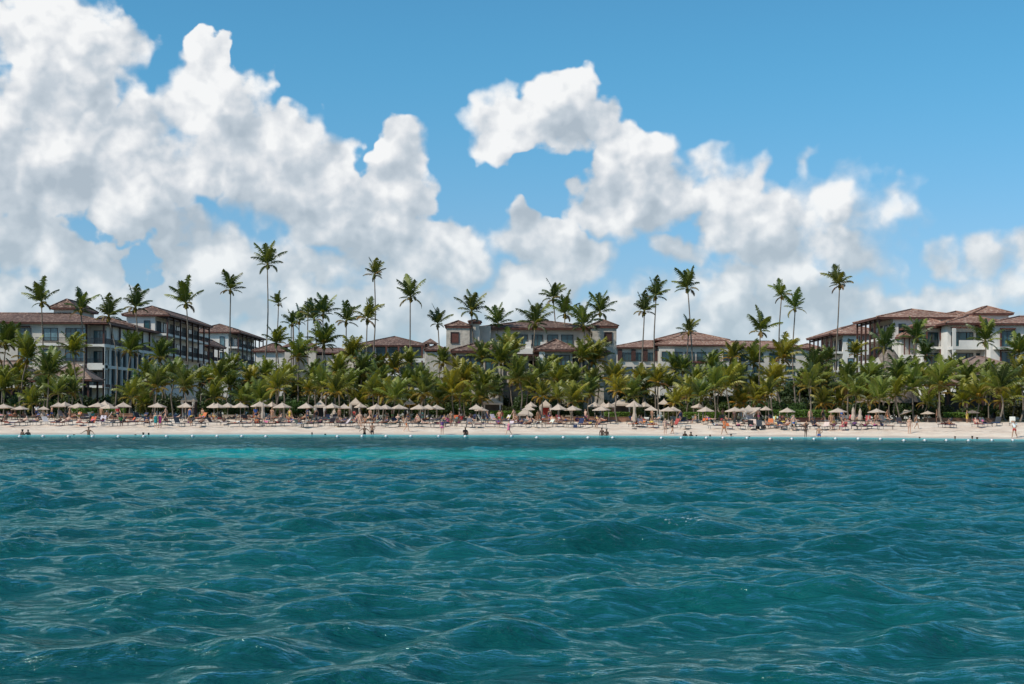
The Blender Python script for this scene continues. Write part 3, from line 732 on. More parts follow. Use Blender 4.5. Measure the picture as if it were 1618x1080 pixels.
# --- right of centre long wing (975-1290)
Y = 330
b = Bld('hotel_building', 'long low hotel wing with layered terracotta roofs in the right middle distance', (xat(1110, Y), Y, Z0), 'hotel blocks behind the palms')
xa, xb = xat(972, Y), xat(1276, Y); zt = zat(549, Y, 1100)
bx(xa, xb, Y + 1.5, Y + 16, Z0, zt, stucco_b); b.roof(xa, xb, Y + 1.5, Y + 16, zt, 2.0, tileR, over=.9)
xa2, xb2 = xat(1040, Y), xat(1165, Y)
bx(xa2, xb2, Y, Y + 1.45, Z0, zt + .35, stucco_b); b.roof(xa2, xb2, Y, Y + 14, zt + .55, 3.0, tileR, over=1.1)
bx(xat(1045, Y), xat(1150, Y), Y + 4, Y + 15, zt + 1, zat(537, Y, 1100), wood); b.roof(xat(1042, Y), xat(1149, Y), Y + 3, Y + 16, zat(536.5, Y, 1100), 2.3, tileR, over=1.0)
bx(xat(1041, Y), xat(1064, Y), Y - 2.2, Y - .02, Z0, zt - .4, stucco_b); bx(xat(1140, Y), xat(1165, Y), Y - 2.2, Y - .02, Z0, zt - .4, stucco_b)
F, Fb = FX(0, Y), FX(0, Y - 2.2)
for k, py in enumerate((570, 590, 610)):
    z = zat(py, Y, 1100)
    for px in (992, 1011, 1030): b.window(FX(0, Y + 1.5), xat(px, Y), z + .1, 2.1, 1.75 if not k else 1.4, glass, mull=2)
    for px in (1052, 1149): b.window(Fb, xat(px, Y - 2.2), z + .1, 1.75, 1.9 if not k else 1.4, glass)
    for px in (1071, 1090, 1108, 1127): b.window(F, xat(px, Y), z + .1, 2.0, 1.9, glass)
    for px in (1175, 1200, 1225, 1250): b.window(FX(0, Y + 1.5), xat(px, Y), z + .1, 2.1, 1.75, glass, mull=2)
    if k == 0:
        b.box('balcony_slab', woodr, F, xat(1065, Y), xat(1139, Y), .01, 1.6, z - .5, z - .1); b.railing(F, xat(1065, Y), xat(1139, Y), 1.5, z - .1)
        for px in (980, 1001.5, 1020.5, 1039): b.box('post', wood, FX(0, Y + 1.5), xat(px, Y) - .5, xat(px, Y) + .5, .12, .5, z, z + 2.7)

# --- tiled and thatched pavilions among the palms
def pavilion(label, px, Y, w, d, py_e, h, m, posts=4, name='pavilion', group='pavilions among the palms', cur=False):
    x = xat(px, Y); z = zat(py_e, Y, px); b = Bld(name, label, (x, Y, Z0), group, 'pavilion')
    b.roof(x - w/2, x + w/2, Y, Y + d, z, h, m, over=.7)
    for i in range(posts):
        for yy in (Y + .1, Y + d - .3):
            t = x - w/2 + (w - .25) * i / (posts - 1); bm = bmesh.new(); box(bm, t, t + .25, yy, yy + .25, Z0, z - .17); b.part('post', bm, wood)
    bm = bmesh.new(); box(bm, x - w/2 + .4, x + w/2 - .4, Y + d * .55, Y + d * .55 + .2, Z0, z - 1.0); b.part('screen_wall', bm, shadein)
    return b
pavilion('brown tiled pavilion at the left edge behind the first palms', 2, 205, 9, 6, 601, 2.9, shingle)
pavilion('small shingled pavilion below the left hotel corner', 108, 208, 6, 5, 600, 2.4, shingle)
pavilion('wide wood-shingled pavilion in front of the right hotel', 1558, 206, 7.2, 6, 581, 1.7, shingle)
pavilion('lower shingled pavilion roof at right beneath the wide one', 1540, 196, 7.5, 4, 607, 1.5, shingle)
# thatched cone with an overhanging hood
def palapa(px, Y, py_top, rad):
    x = xat(px, Y); zt = zat(py_top, Y, px); b = Bld('thatched_hut', 'tall grey thatched cone hut below the large right veranda block', (x, Y, Z0), None, 'hut')
    bm = bmesh.new(); seg = 28; rows = 9; rr = random.Random(3); prev = None
    for r in range(rows + 1):
        f = r / rows; R_ = .7 + (rad - .7) * f ** .85; z = zt - (zt - 4.0) * f
        ring = [bm.verts.new((x + R_ * math.cos(k * 2 * math.pi / seg) * (1 + rr.uniform(-.02, .02)), Y + R_ * math.sin(k * 2 * math.pi / seg) * .9, z + rr.uniform(-.12, .12))) for k in range(seg)]
        if prev:
            for k in range(seg): bm.faces.new((prev[k], prev[(k + 1) % seg], ring[(k + 1) % seg], ring[k]))
        else: bm.faces.new(ring)
        prev = ring
    b.part('thatch', bm, thatchm)
    for k in range(8):
        a = k * math.pi / 4 + .2; bm = bmesh.new(); tube(bm, [(x + (rad - .8) * math.cos(a), Y + (rad - .8) * .9 * math.sin(a), Z0), (x + (rad - .8) * math.cos(a), Y + (rad - .8) * .9 * math.sin(a), 4.6)], .14, 6); b.part('post', bm, wood)
    bm = bmesh.new(); xx = x - rad * .80
    vs = [bm.verts.new(v) for v in ((xx - .3, Y - 1.5, zt - 2.9), (xx + 1.7, Y - 1.9, zt - 1.1), (xx + 2.2, Y - 2.3, zt - 2.3), (xx + .5, Y - 2.6, zt - 5.0), (xx - .8, Y - 1.0, zt - 5.2))]
    bm.faces.new(vs); g = bmesh.ops.extrude_face_region(bm, geom=bm.faces[:]); bmesh.ops.translate(bm, verts=[v for v in g['geom'] if isinstance(v, bmesh.types.BMVert)], vec=(0, .3, 0)); b.part('light_thatch_hood', bm, canvasw)
palapa(1404, 205, 553, 4.6)
# ------------------------------------------------------------------ palms, shrubs, hedges
def frond(bm, az, elev, L, droop, rg, mi, wind=0.0, npair=26, wl=.34, twist=0.0):
    """one pinnate leaf: an arched rib with drooping leaflets on both sides"""
    n = 9; pts = []; p = Vector((0, 0, 0)); th = elev; st = L / n
    hd = Vector((math.sin(az), math.cos(az), 0)); side = Vector((hd.y, -hd.x, 0))
    for i in range(n + 1):
        pts.append(p.copy()); d = hd * math.cos(th) + Vector((0, 0, 1)) * math.sin(th)
        d += Vector((wind * (i / n) * .6, 0, 0)); p = p + d.normalized() * st; th -= droop / n * (.5 + 1.1 * i / n)
    for i in range(n):                                         # the rib, three-sided and tapering
        w0, w1 = .06 * (1 - i / n) + .012, .06 * (1 - (i + 1) / n) + .012
        a, b = pts[i], pts[i + 1]; up = Vector((0, 0, .8))
        q = [bm.verts.new(v) for v in (a - side * w0, a + side * w0, b + side * w1, b - side * w1, a - up * w0, b - up * w1)]
        for f in ((0, 1, 2, 3), (0, 3, 5, 4), (1, 4, 5, 2)):
            fc = bm.faces.new([q[j] for j in f]); fc.material_index = 4
    for k in range(npair):
        t = .12 + .87 * (k + .5) / npair; x = t * n; i = min(int(x), n - 1); o = pts[i].lerp(pts[i + 1], x - i); d = (pts[min(i + 1, n)] - pts[i]).normalized()
        ln = L * wl * (math.sin(math.pi * min(1, t * .93 + .10)) ** .55) * rg.uniform(.85, 1.12) * (1 if t < .9 else .75)
        for sg in (-1, 1):
            if rg.random() < .05: continue
            out = (side * sg * (.72 - .25 * t) + d * (.55 + .35 * t)).normalized()
            g = Vector((wind * .5, 0, -.55 - .4 * rg.random())); tip = o + (out * .7 + g * .55).normalized() * ln; midp = o + out * ln * .5 + Vector((0, 0, -.04 * ln))
            wdt = .044 * (L / 3.5) * rg.uniform(.8, 1.3) + .014
            e = d * wdt
            v = [bm.verts.new(q) for q in (o - e, o + e, midp + e * 1.1, midp - e * 1.1, tip)]
            f = bm.faces.new(v[:4]); f.material_index = mi; f = bm.faces.new((v[3], v[2], v[4])); f.material_index = mi
def crown_mesh(seed, L=3.6, n=20, style='tall', wind=.35, gold=.15, lite=.2):
    rg = random.Random(seed); bm = bmesh.new()
    for i in range(n):
        f = (i + .5) / n                                       # 0 = newest spear, 1 = oldest
        az = i * 2.39996 + rg.uniform(-.25, .25)
        if style == 'tall': el = R(86) - f ** 1.55 * R(100) + rg.uniform(-.14, .14); dr = .35 + 1.25 * f + rg.uniform(-.2, .35)
        else: el = R(86) - f ** 1.6 * R(88) + rg.uniform(-.12, .12); dr = .45 + 1.35 * f + rg.uniform(-.2, .35)
        r = rg.random()
        mi = 2 if (f > .66 and r < gold * 2.2) else (1 if r < lite + (.2 if f < .5 else 0) else 0)
        if f > .88 and r > .65: mi = 3
        frond(bm, az, el, L * (.62 + .42 * math.sin(math.pi * min(1, f + .22))) * rg.uniform(.74, 1.14), dr, rg, mi, wind * (1.2 - .3 * f), npair=27, wl=.27 if style == 'tall' else .26)
    me = tomesh(bm, 'crown', [fr_dark, fr_lite, fr_gold, fr_dead, rachis_m])
    bm = bmesh.new()                                           # nuts and leaf bases under the crown
    for k in range(9):
        a = rg.uniform(0, 6.28); r = rg.uniform(.16, .3)
        m = bmesh.ops.create_icosphere(bm, subdivisions=1, radius=.14); bmesh.ops.translate(bm, verts=m['verts'], vec=(r * math.cos(a), r * math.sin(a), rg.uniform(-.5, -.1)))
    tube(bm, [(0, 0, -.7), (0, 0, -.2), (0, 0, .25)], [.16, .24, .1], 7)
    return me, tomesh(bm, 'coconuts', fr_gold, True)
TALL = [crown_mesh(100 + i, 3.5, 13 + i % 4, 'tall', .46 - .08 * (i % 3), .14, .2) for i in range(7)]
LOW = [crown_mesh(200 + i, 4.1, 22 + i % 4, 'low', .30 - .06 * (i % 3), .16 + .10 * (i % 3), .34 + .12 * (i % 2)) for i in range(8)]
YOUNG = [crown_mesh(300 + i, 3.4, 19, 'low', .15, .14 + .06 * i, .75) for i in range(4)]
PALMS = []
def palm(px, py, s, pxb=None, Y=205, kind='T', bend=0.0, tint=(1, 1, 1), trunk_c=(1, 1, 1), rt=.15):
    top = P(px, py, Y); xb = P(pxb if pxb is not None else px, 650, Y).x
    base = Vector((xb, Y, gz(xb, Y) - .1 if Y < 222 else Z0)); cat = 'palm tree'
    nm = {'T': 'tall_palm_tree', 'L': 'palm_tree', 'Y': 'young_palm_tree'}[kind]
    root = empty(nm, base); tag(root, None, cat)
    h = top.z - base.z; dx = top.x - base.x; n = 10; pts = []; rad = []
    for i in range(n + 1):
        f = i / n; pts.append((dx * (f ** 1.4) + bend * math.sin(math.pi * f) + .05 * math.sin(f * 9 + px), .25 * math.sin(math.pi * f), h * f)); rad.append(rt * (1.35 if i == 0 else 1.0) * (1 - .38 * f) * (.78 if kind != 'T' else .85))
    bm = bmesh.new(); tube(bm, pts, rad, 7); t = link('trunk', tomesh(bm, 'trunk', trunk_m), root)
    lib = {'T': TALL, 'L': LOW, 'Y': YOUNG}[kind]; me, nut = lib[rnd.randrange(len(lib))]
    c = link('crown', me, root, (dx, 0, h)); sc_ = s * Y / FPX / {'T': 2.5, 'L': 3.25, 'Y': 2.45}[kind]
    c.scale = (sc_, sc_, sc_ * rnd.uniform(.95, 1.08)); c.rotation_euler = (rnd.uniform(-.08, .08), rnd.uniform(-.06, .14), rnd.choice((0, .35, -.35, 3.0)) if kind == 'T' else rnd.uniform(-.6, .6))
    c.color = (*tint, 1)
    if kind != 'Y': k = link('coconuts', nut, root, (dx, 0, h)); k.scale = (sc_,) * 3
    PALMS.append((root, kind, px, py, Y, h, abs(dx), tint)); return root
# the palms that stand clear of the canopy, measured one by one: crown centre, reach, foot, distance
for (px, py, s, pb, Y, bend) in [(66,478,30,62,200,.3),(128,490,27,128,196,0),(172,500,26,180,200,.2),(214,486,29,214,205,0),(294,480,28,283,205,.8),(364,458,24,384,210,-.9),(423,418,26,411,212,.9),
        (440,480,15,438,235,0),(461,512,17,466,225,0),(473,508,17,470,232,0),(487,495,19,485,228,.2),(497,505,20,497,224,0),(511,496,26,511,215,.3),(547,508,23,547,212,0),(592,434,22,579,218,.5),(581,505,26,583,208,0),
        (649,470,26,650,208,.1),(692,512,20,695,210,.2),(745,492,26,745,205,0),(787,512,24,787,208,0),(874,472,23,876,212,0),(893,497,24,893,208,0),(846,512,28,848,200,0),
        (922,515,29,922,202,0),(948,494,24,946,210,.2),(1018,492,25,1021,200,0),(1036,468,22,1037,206,.1),(1086,456,26,1096,210,.2),(1088,525,21,1085,200,0),(1202,524,29,1203,196,.2),
        (1235,468,21,1228,212,.3),(1256,487,21,1259,208,0),(1327,450,25,1321,208,.3),(1397,550,26,1399,192,0),(1448,535,27,1446,200,-.2),(1462,562,22,1462,204,0),(1557,540,28,1557,192,.1)]:
    palm(px, py, s * rnd.uniform(.95, 1.12), pb, Y, 'T', bend + rnd.uniform(-.5, .5), tint=(rnd.uniform(.85, 1.1), rnd.uniform(.9, 1.1), .95))
# the lower canopy
for (px, py, s, pb, Y) in [(10,545,36,4,190),(-12,560,36,-14,195),(44,568,38,42,186),(79,592,40,76,180),(116,556,30,138,185),(206,556,30,210,188),(234,600,30,236,184),(252,566,28,254,196),(436,528,28,436,200),
        (470,565,30,468,196),(512,545,34,514,198),(556,552,34,560,195),(535,590,30,535,190),(800,540,30,800,200),(820,585,36,818,180),(790,575,34,790,186),(700,560,26,700,205),(737,590,34,735,182),(765,605,30,765,178),(1125,568,29,1125,194),
        (1190,560,30,1188,200),(1237,568,32,1238,196),(1285,590,38,1284,185),(1340,610,38,1342,182),(1372,590,34,1372,186),(1420,600,36,1424,184),(1484,605,42,1488,172),(1530,605,34,1530,184),(1578,615,40,1578,170),(1612,560,30,1612,200),(1608,600,36,1612,182),
        (1560,600,30,1562,188),(1502,575,26,1504,200),(1310,555,22,1312,214),(1352,560,22,1352,214),(1220,600,34,1222,184),(1160,590,30,1160,190),(940,570,32,938,196),(972,590,36,972,186),(908,590,32,906,190),(880,600,32,880,186),(858,600,30,856,190),
        (1010,590,26,1012,192),(1040,600,30,1042,188),(1100,600,30,1098,186),(660,600,32,660,184),(620,585,26,622,196),(645,575,24,646,200),(600,600,32,600,184),(575,590,30,575,192),(495,585,30,495,192),(450,590,32,450,188),(420,580,26,420,196),(395,590,28,395,192),
        (345,600,30,345,190),(315,600,28,315,196),(275,600,32,275,188),(30,600,30,30,196),(365,590,26,366,200),(1065,585,26,1066,200),(1140,600,30,1142,184),(1455,605,30,1455,190),(1390,606,30,1390,190),(722,575,27,722,194),(760,568,28,758,194),(868,572,27,868,194),(918,566,28,916,194),(812,560,28,812,195),(600,572,25,600,196),(1078,572,26,1078,198),(1160,566,26,1162,198)]:
    if px > 250 and rnd.random() < .5: py, s = py + (14 if py < 600 else 5), s * .93
    palm(px + rnd.uniform(-2, 2), py, s, pb, Y, 'L', rnd.uniform(-.7, .7), tint=rnd.choice([(.7, .8, .8), (1.0, 1.0, .9), (1.25, 1.15, .8), (1.4, 1.1, .75), (.85, .95, .9)]), rt=.16)
px = 6
while px < 1618:
    if not (124 < px < 205) and rnd.random() < .88:
        palm(px, rnd.uniform(612, 640), rnd.uniform(24, 34), px + rnd.uniform(-5, 5), rnd.uniform(172, 186), 'Y' if rnd.random() < .6 else 'L', rnd.uniform(-.2, .2), tint=rnd.choice([(.7, .8, .8), (1.0, 1.0, .9), (1.3, 1.15, .8), (1.45, 1.15, .7), (.85, .95, .9)]), rt=.13)
    px += rnd.uniform(17, 27)
px = -10
while px < 1630:                                               # the second rank behind, closing the gaps
    if not (130 < px < 212): palm(px, rnd.uniform(602, 622), rnd.uniform(24, 32), px + rnd.uniform(-6, 6), rnd.uniform(192, 200), 'L', rnd.uniform(-.4, .4), tint=(rnd.uniform(.8, 1.1), rnd.uniform(.85, 1.05), .9), rt=.13)
    px += rnd.uniform(30, 44)
# a bare trunk that has lost its crown
o = P(463, 490, 228); bm = bmesh.new(); tube(bm, [(0, 0, 0), (.1, 0, 10), (0, 0, o.z - Z0)], [.2, .15, .11], 7)
dp = empty('dead_palm_tree', (o.x, 228, Z0)); link('trunk', tomesh(bm, 'trunk', trunk_m), dp)
tag(dp, 'bare crownless palm trunk standing like a pole among the left cluster of palms', 'dead palm')

def bush_mesh(seed, w=2.2, h=2.2, n=900, leaf=.16, mats=None):
    rg = random.Random(seed); bm = bmesh.new(); lobes = [(Vector((rg.uniform(-w, w) * .6, rg.uniform(-w, w) * .45, rg.uniform(.35, .8) * h)), rg.uniform(.35, .6) * w * .75) for _ in range(9)]
    for _ in range(n):
        c, r = rg.choice(lobes); d = Vector((rg.gauss(0, 1), rg.gauss(0, 1), rg.gauss(0, 1))).normalized(); p = c + d * r * rg.uniform(.6, 1.05); p.z = max(p.z, .05)
        u = Vector((rg.gauss(0, 1), rg.gauss(0, 1), rg.gauss(0, 1))).normalized(); t = u.cross(d).normalized() * leaf * rg.uniform(.6, 1.3); b = (d * .5 + u * .6).normalized() * leaf * rg.uniform(.8, 1.6)
        v = [bm.verts.new(q) for q in (p - b, p + t * .7, p + b, p - t * .7)]; f = bm.faces.new(v)
    return tomesh(bm, 'foliage', mats or lf_bush)
def stem_mesh(h):
    bm = bmesh.new(); rg = random.Random(5)
    for k in range(5): a = k * 1.3; tube(bm, [(0, 0, 0), (.3 * math.cos(a), .3 * math.sin(a), h * .35), (.8 * math.cos(a), .7 * math.sin(a), h * .75)], [.09, .06, .03], 5)
    return tomesh(bm, 'stem', bark_m)
BUSH = [bush_mesh(i, 2.4, 2.6, 1300) for i in range(4)]; TREE = [bush_mesh(20 + i, 3.4, 5.6, 3000, .2) for i in range(3)]; STEM, STEM2 = stem_mesh(2.4), stem_mesh(5)
SHRUBS = []
def shrub(px, Y, sc_=1, tree=False, tint=(1, 1, 1)):
    x = xat(px, Y, 650); r = empty('broadleaf_tree' if tree else 'shrub', (x, Y, gz(x, Y) if Y < 222 else Z0), rnd.uniform(0, 6))
    tag(r, None, 'tree' if tree else 'shrub'); f = link('foliage', rnd.choice(TREE if tree else BUSH), r); f.color = (*tint, 1); link('stem', STEM2 if tree else STEM, r)
    r.scale = (sc_,) * 3; SHRUBS.append((r, tree, px)); return r
for px in range(-10, 1640, 24): shrub(px + rnd.uniform(-7, 7), rnd.uniform(203, 212) if not 140 < px < 185 else 216, rnd.uniform(.9, 1.3), tint=(rnd.uniform(.8, 1.3), rnd.uniform(.85, 1.2), 1))
for px in range(5, 1630, 33):
    if not 100 < px < 210: shrub(px + rnd.uniform(-9, 9), rnd.uniform(186, 194), rnd.uniform(.6, .95), tint=(rnd.uniform(.9, 1.5), rnd.uniform(.9, 1.3), 1))
for px, Y, s in [(395, 208, 1.0), (385, 212, .9), (410, 214, 1), (1290, 214, 1.1), (1320, 216, 1.0), (330, 215, .7), (1000, 214, .9), (700, 214, .8), (640, 214, .85), (540, 215, 1), (1180, 216, 1), (1080, 216, .8), (250, 214, .6), (1345, 214, .9), (1440, 210, .75), (1495, 208, .7), (830, 193, .6), (1240, 214, 1), (470, 216, .9), (600, 216, .9), (40, 214, .8), (90, 214, .7), (722, 192, .62), (752, 193, .6), (708, 191, .6), (872, 193, .6), (905, 192, .6), (1060, 194, .6), (1150, 195, .6)]: shrub(px, Y, s, True, (rnd.uniform(.8, 1.2), rnd.uniform(.85, 1.15), 1))
# clipped hedges and the terracotta-stained retaining wall behind the loungers
HEDGES = []
def hedge(p0, p1, Y, h, label):
    x0, x1 = xat(p0, Y, 650), xat(p1, Y, 650); w = x1 - x0; rg = random.Random(int(p0)); bm = bmesh.new()
    for _ in range(int(w * 260)):
        p = Vector((rg.uniform(0, w), rg.uniform(-.5, .5), h * (1 - rg.random() ** 2 * .95) + .08 * math.sin(rg.random() * 9))); d = Vector((rg.gauss(0, 1), rg.gauss(0, 1), rg.gauss(0, 1))).normalized(); u = d.orthogonal().normalized()
        v = [bm.verts.new(q) for q in (p - d * .13, p + u * .07, p + d * .13, p - u * .07)]; bm.faces.new(v)
    tag(link('hedge', tomesh(bm, 'hedge', lf_hedge), None, (x0, Y, gz(x0, Y) + .4)), label, 'hedge')
hedge(112, 198, 177, .75, 'bright green clipped hedge behind the left loungers'); hedge(1222, 1318, 178, 1.0, 'long bright green hedge behind the right parasols')
hedge(775, 832, 178, .8, 'short bright hedge beside the beach pavilion'); hedge(1080, 1145, 178, .7, 'low yellow-green hedge right of centre'); hedge(1492, 1532, 178, .7, 'yellow-green hedge near the dark thatched parasol'); hedge(955, 995, 178, .7, 'short hedge behind the centre-right parasol')
def lowwall(p0, p1, Y, h, label, m):
    x0, x1 = xat(p0, Y, 650), xat(p1, Y, 650); bm = bmesh.new(); z = gz((x0 + x1) / 2, Y)
    box(bm, 0, x1 - x0, -.12, .12, -.4, h); box(bm, -.05, x1 - x0 + .05, -.17, .17, h + .001, h + .07); bmesh.ops.bevel(bm, geom=bm.edges[:], offset=.02, segments=1)
    tag(link('low_wall', tomesh(bm, 'low_wall', m), None, (x0, Y, z)), label, 'wall')
lowwall(100, 210, 175.5, .65, 'low terracotta wall below the left hedge', planter); lowwall(330, 410, 175.5, .6, 'low sandy wall behind the leaning palm foot', mat('sand_wall', (.42, .33, .25), .9))
lowwall(845, 1000, 176.5, .6, 'low red-brown wall behind the centre loungers', planter); lowwall(1225, 1320, 176, .5, 'low dark timber wall below the long right hedge', wood); lowwall(1460, 1580, 177, .4, 'low brown wall at the right end of the beach', planter)
# ------------------------------------------------------------------ people
def skin_mesh(joints, bones, rad, root, name, m, lev=1):
    names = list(joints); idx = {k: i for i, k in enumerate(names)}
    me = bpy.data.meshes.new(name); me.from_pydata([joints[k] for k in names], [(idx[a], idx[b]) for a, b in bones], [])
    ob = bpy.data.objects.new(name, me); COL.objects.link(ob)
    ob.modifiers.new('s', 'SKIN'); ob.modifiers.new('d', 'SUBSURF').levels = lev
    sv = me.skin_vertices[0].data
    for k in names:
        r = rad[k]; sv[idx[k]].radius = r if isinstance(r, tuple) else (r, r); sv[idx[k]].use_root = (k == root)
    bpy.context.view_layer.update(); dg = bpy.context.evaluated_depsgraph_get()
    out = bpy.data.meshes.new_from_object(ob.evaluated_get(dg)); out.name = name
    bpy.data.objects.remove(ob); out.materials.clear(); out.materials.append(m); out.shade_smooth(); return out
BODY_R = dict(pel=(.15, .11), waist=(.125, .095), chest=(.165, .115), neck=.052, jaw=.062, head=(.078, .092), crown=(.06, .07), shL=.068, shR=.068, elL=.042, elR=.042, wrL=.028, wrR=.028, haL=(.04, .018), haR=(.04, .018),
              hiL=.095, hiR=.095, knL=.058, knR=.058, anL=.038, anR=.038, toL=.032, toR=.032, nose=.018)
BONES = [('pel', 'waist'), ('waist', 'chest'), ('chest', 'neck'), ('neck', 'jaw'), ('jaw', 'head'), ('head', 'crown'), ('jaw', 'nose')] + [(a + s, b + s) for s in 'LR' for a, b in (('sh', 'el'), ('el', 'wr'), ('wr', 'ha'), ('hi', 'kn'), ('kn', 'an'), ('an', 'to'))] + [('chest', 'shL'), ('chest', 'shR'), ('pel', 'hiL'), ('pel', 'hiR')]
STAND = dict(pel=(0, 0, .96), waist=(0, 0, 1.10), chest=(0, .01, 1.31), neck=(0, .01, 1.47), jaw=(0, -.01, 1.54), head=(0, -.01, 1.63), crown=(0, 0, 1.70), nose=(0, -.10, 1.585),
             shL=(-.18, .01, 1.40), elL=(-.25, .02, 1.13), wrL=(-.26, -.05, .89), haL=(-.26, -.08, .79), shR=(.18, .01, 1.40), elR=(.25, .02, 1.13), wrR=(.26, -.05, .89), haR=(.26, -.08, .79),
             hiL=(-.09, 0, .90), knL=(-.10, -.02, .50), anL=(-.11, .03, .09), toL=(-.12, -.12, .03), hiR=(.09, 0, .90), knR=(.10, -.02, .50), anR=(.11, .03, .09), toR=(.12, -.12, .03))
def pose(**kw): d = dict(STAND); d.update(kw); return d
POSES = {
 'stand': STAND,
 'walk': pose(knL=(-.09, -.22, .54), anL=(-.10, -.30, .12), toL=(-.10, -.44, .08), knR=(.09, .06, .50), anR=(.10, .34, .14), toR=(.10, .24, .03), elL=(-.24, .12, 1.15), wrL=(-.25, .16, .92), haL=(-.25, .16, .82), elR=(.24, -.08, 1.15), wrR=(.24, -.26, .98), haR=(.24, -.33, .92)),
 'akimbo': pose(elL=(-.38, .08, 1.16), wrL=(-.20, -.08, 1.02), haL=(-.15, -.10, 1.0), knL=(-.14, -.02, .5), anL=(-.17, .02, .09), toL=(-.2, -.12, .03)),
 'reach': pose(elL=(-.42, -.08, 1.30), wrL=(-.60, -.14, 1.16), haL=(-.69, -.17, 1.12), elR=(.40, -.06, 1.25), wrR=(.55, -.14, 1.02), haR=(.61, -.17, .94), knL=(-.14, -.06, .5)),
 'sit': pose(pel=(0, 0, .16), waist=(0, .03, .30), chest=(0, -.02, .52), neck=(0, -.06, .68), jaw=(0, -.09, .75), head=(0, -.09, .84), crown=(0, -.08, .91), nose=(0, -.18, .795), shL=(-.18, -.03, .61), shR=(.18, -.03, .61), elL=(-.26, -.16, .42), elR=(.26, -.16, .42),
             wrL=(-.14, -.36, .44), wrR=(.14, -.36, .44), haL=(-.08, -.42, .46), haR=(.08, -.42, .46), hiL=(-.1, -.04, .14), hiR=(.1, -.04, .14), knL=(-.17, -.42, .46), knR=(.17, -.42, .46), anL=(-.13, -.62, .09), anR=(.13, -.62, .09), toL=(-.13, -.78, .03), toR=(.13, -.78, .03)),
 'recline': pose(pel=(0, .12, .42), waist=(0, .24, .47), chest=(0, .42, .62), neck=(0, .54, .76), jaw=(0, .56, .84), head=(0, .59, .92), crown=(0, .62, .98), nose=(0, .48, .90), shL=(-.18, .48, .70), shR=(.18, .48, .70), elL=(-.28, .34, .52), elR=(.27, .30, .56), wrL=(-.22, .12, .50), wrR=(.12, .16, .62), haL=(-.18, .03, .50), haR=(.04, .12, .60),
                hiL=(-.1, .08, .42), hiR=(.1, .08, .42), knL=(-.12, -.32, .62), knR=(.12, -.36, .47), anL=(-.12, -.60, .40), anR=(.13, -.76, .40), toL=(-.12, -.72, .42), toR=(.14, -.82, .52)),
 'flat': pose(pel=(0, .0, .40), waist=(0, .14, .42), chest=(0, .36, .50), neck=(0, .50, .60), jaw=(0, .54, .66), head=(0, .60, .72), crown=(0, .66, .76), nose=(0, .49, .73), shL=(-.18, .42, .56), shR=(.18, .42, .56), elL=(-.34, .62, .66), elR=(.28, .22, .46), wrL=(-.16, .74, .78), wrR=(.24, .0, .44), haL=(-.08, .72, .80), haR=(.22, -.08, .43),
             hiL=(-.1, -.04, .40), hiR=(.1, -.04, .40), knL=(-.11, -.44, .44), knR=(.11, -.44, .42), anL=(-.11, -.84, .40), anR=(.13, -.84, .40), toL=(-.13, -.90, .50), toR=(.16, -.90, .50)),
 'perch': pose(pel=(0, .0, .44), waist=(0, .03, .58), chest=(0, -.02, .80), neck=(0, -.04, .96), jaw=(0, -.07, 1.03), head=(0, -.07, 1.12), crown=(0, -.06, 1.19), nose=(0, -.16, 1.075), shL=(-.18, -.01, .89), shR=(.18, -.01, .89), elL=(-.24, -.1, .66), elR=(.24, -.1, .66), wrL=(-.16, -.32, .58), wrR=(.16, -.32, .58), haL=(-.12, -.40, .56), haR=(.12, -.40, .56),
             hiL=(-.1, -.04, .42), hiR=(.1, -.04, .42), knL=(-.12, -.44, .46), knR=(.12, -.44, .46), anL=(-.12, -.46, .09), anR=(.12, -.46, .09), toL=(-.13, -.61, .03), toR=(.13, -.61, .03)),
}
def add_fingers(me, J):
    bm = bmesh.new(); bm.from_mesh(me)
    for s in 'LR':
        w, h = Vector(J['wr' + s]), Vector(J['ha' + s]); d = (h - w).normalized(); sd = d.cross(Vector((0, 1, .2))).normalized(); nm = d.cross(sd)
        for k, ln in enumerate((.075, .085, .08, .062)):
            o = h + sd * (k - 1.5) * .02 + d * .01; tube(bm, [o, o + d * ln * .55 + nm * .008, o + d * ln + nm * .026], [.010, .009, .007], 5)
        o = w.lerp(h, .5) + sd * .035; tube(bm, [o, o + sd * .028 + d * .035, o + sd * .032 + d * .075], [.012, .010, .008], 5)
    bm.to_mesh(me); bm.free(); me.shade_smooth()
PM = {}
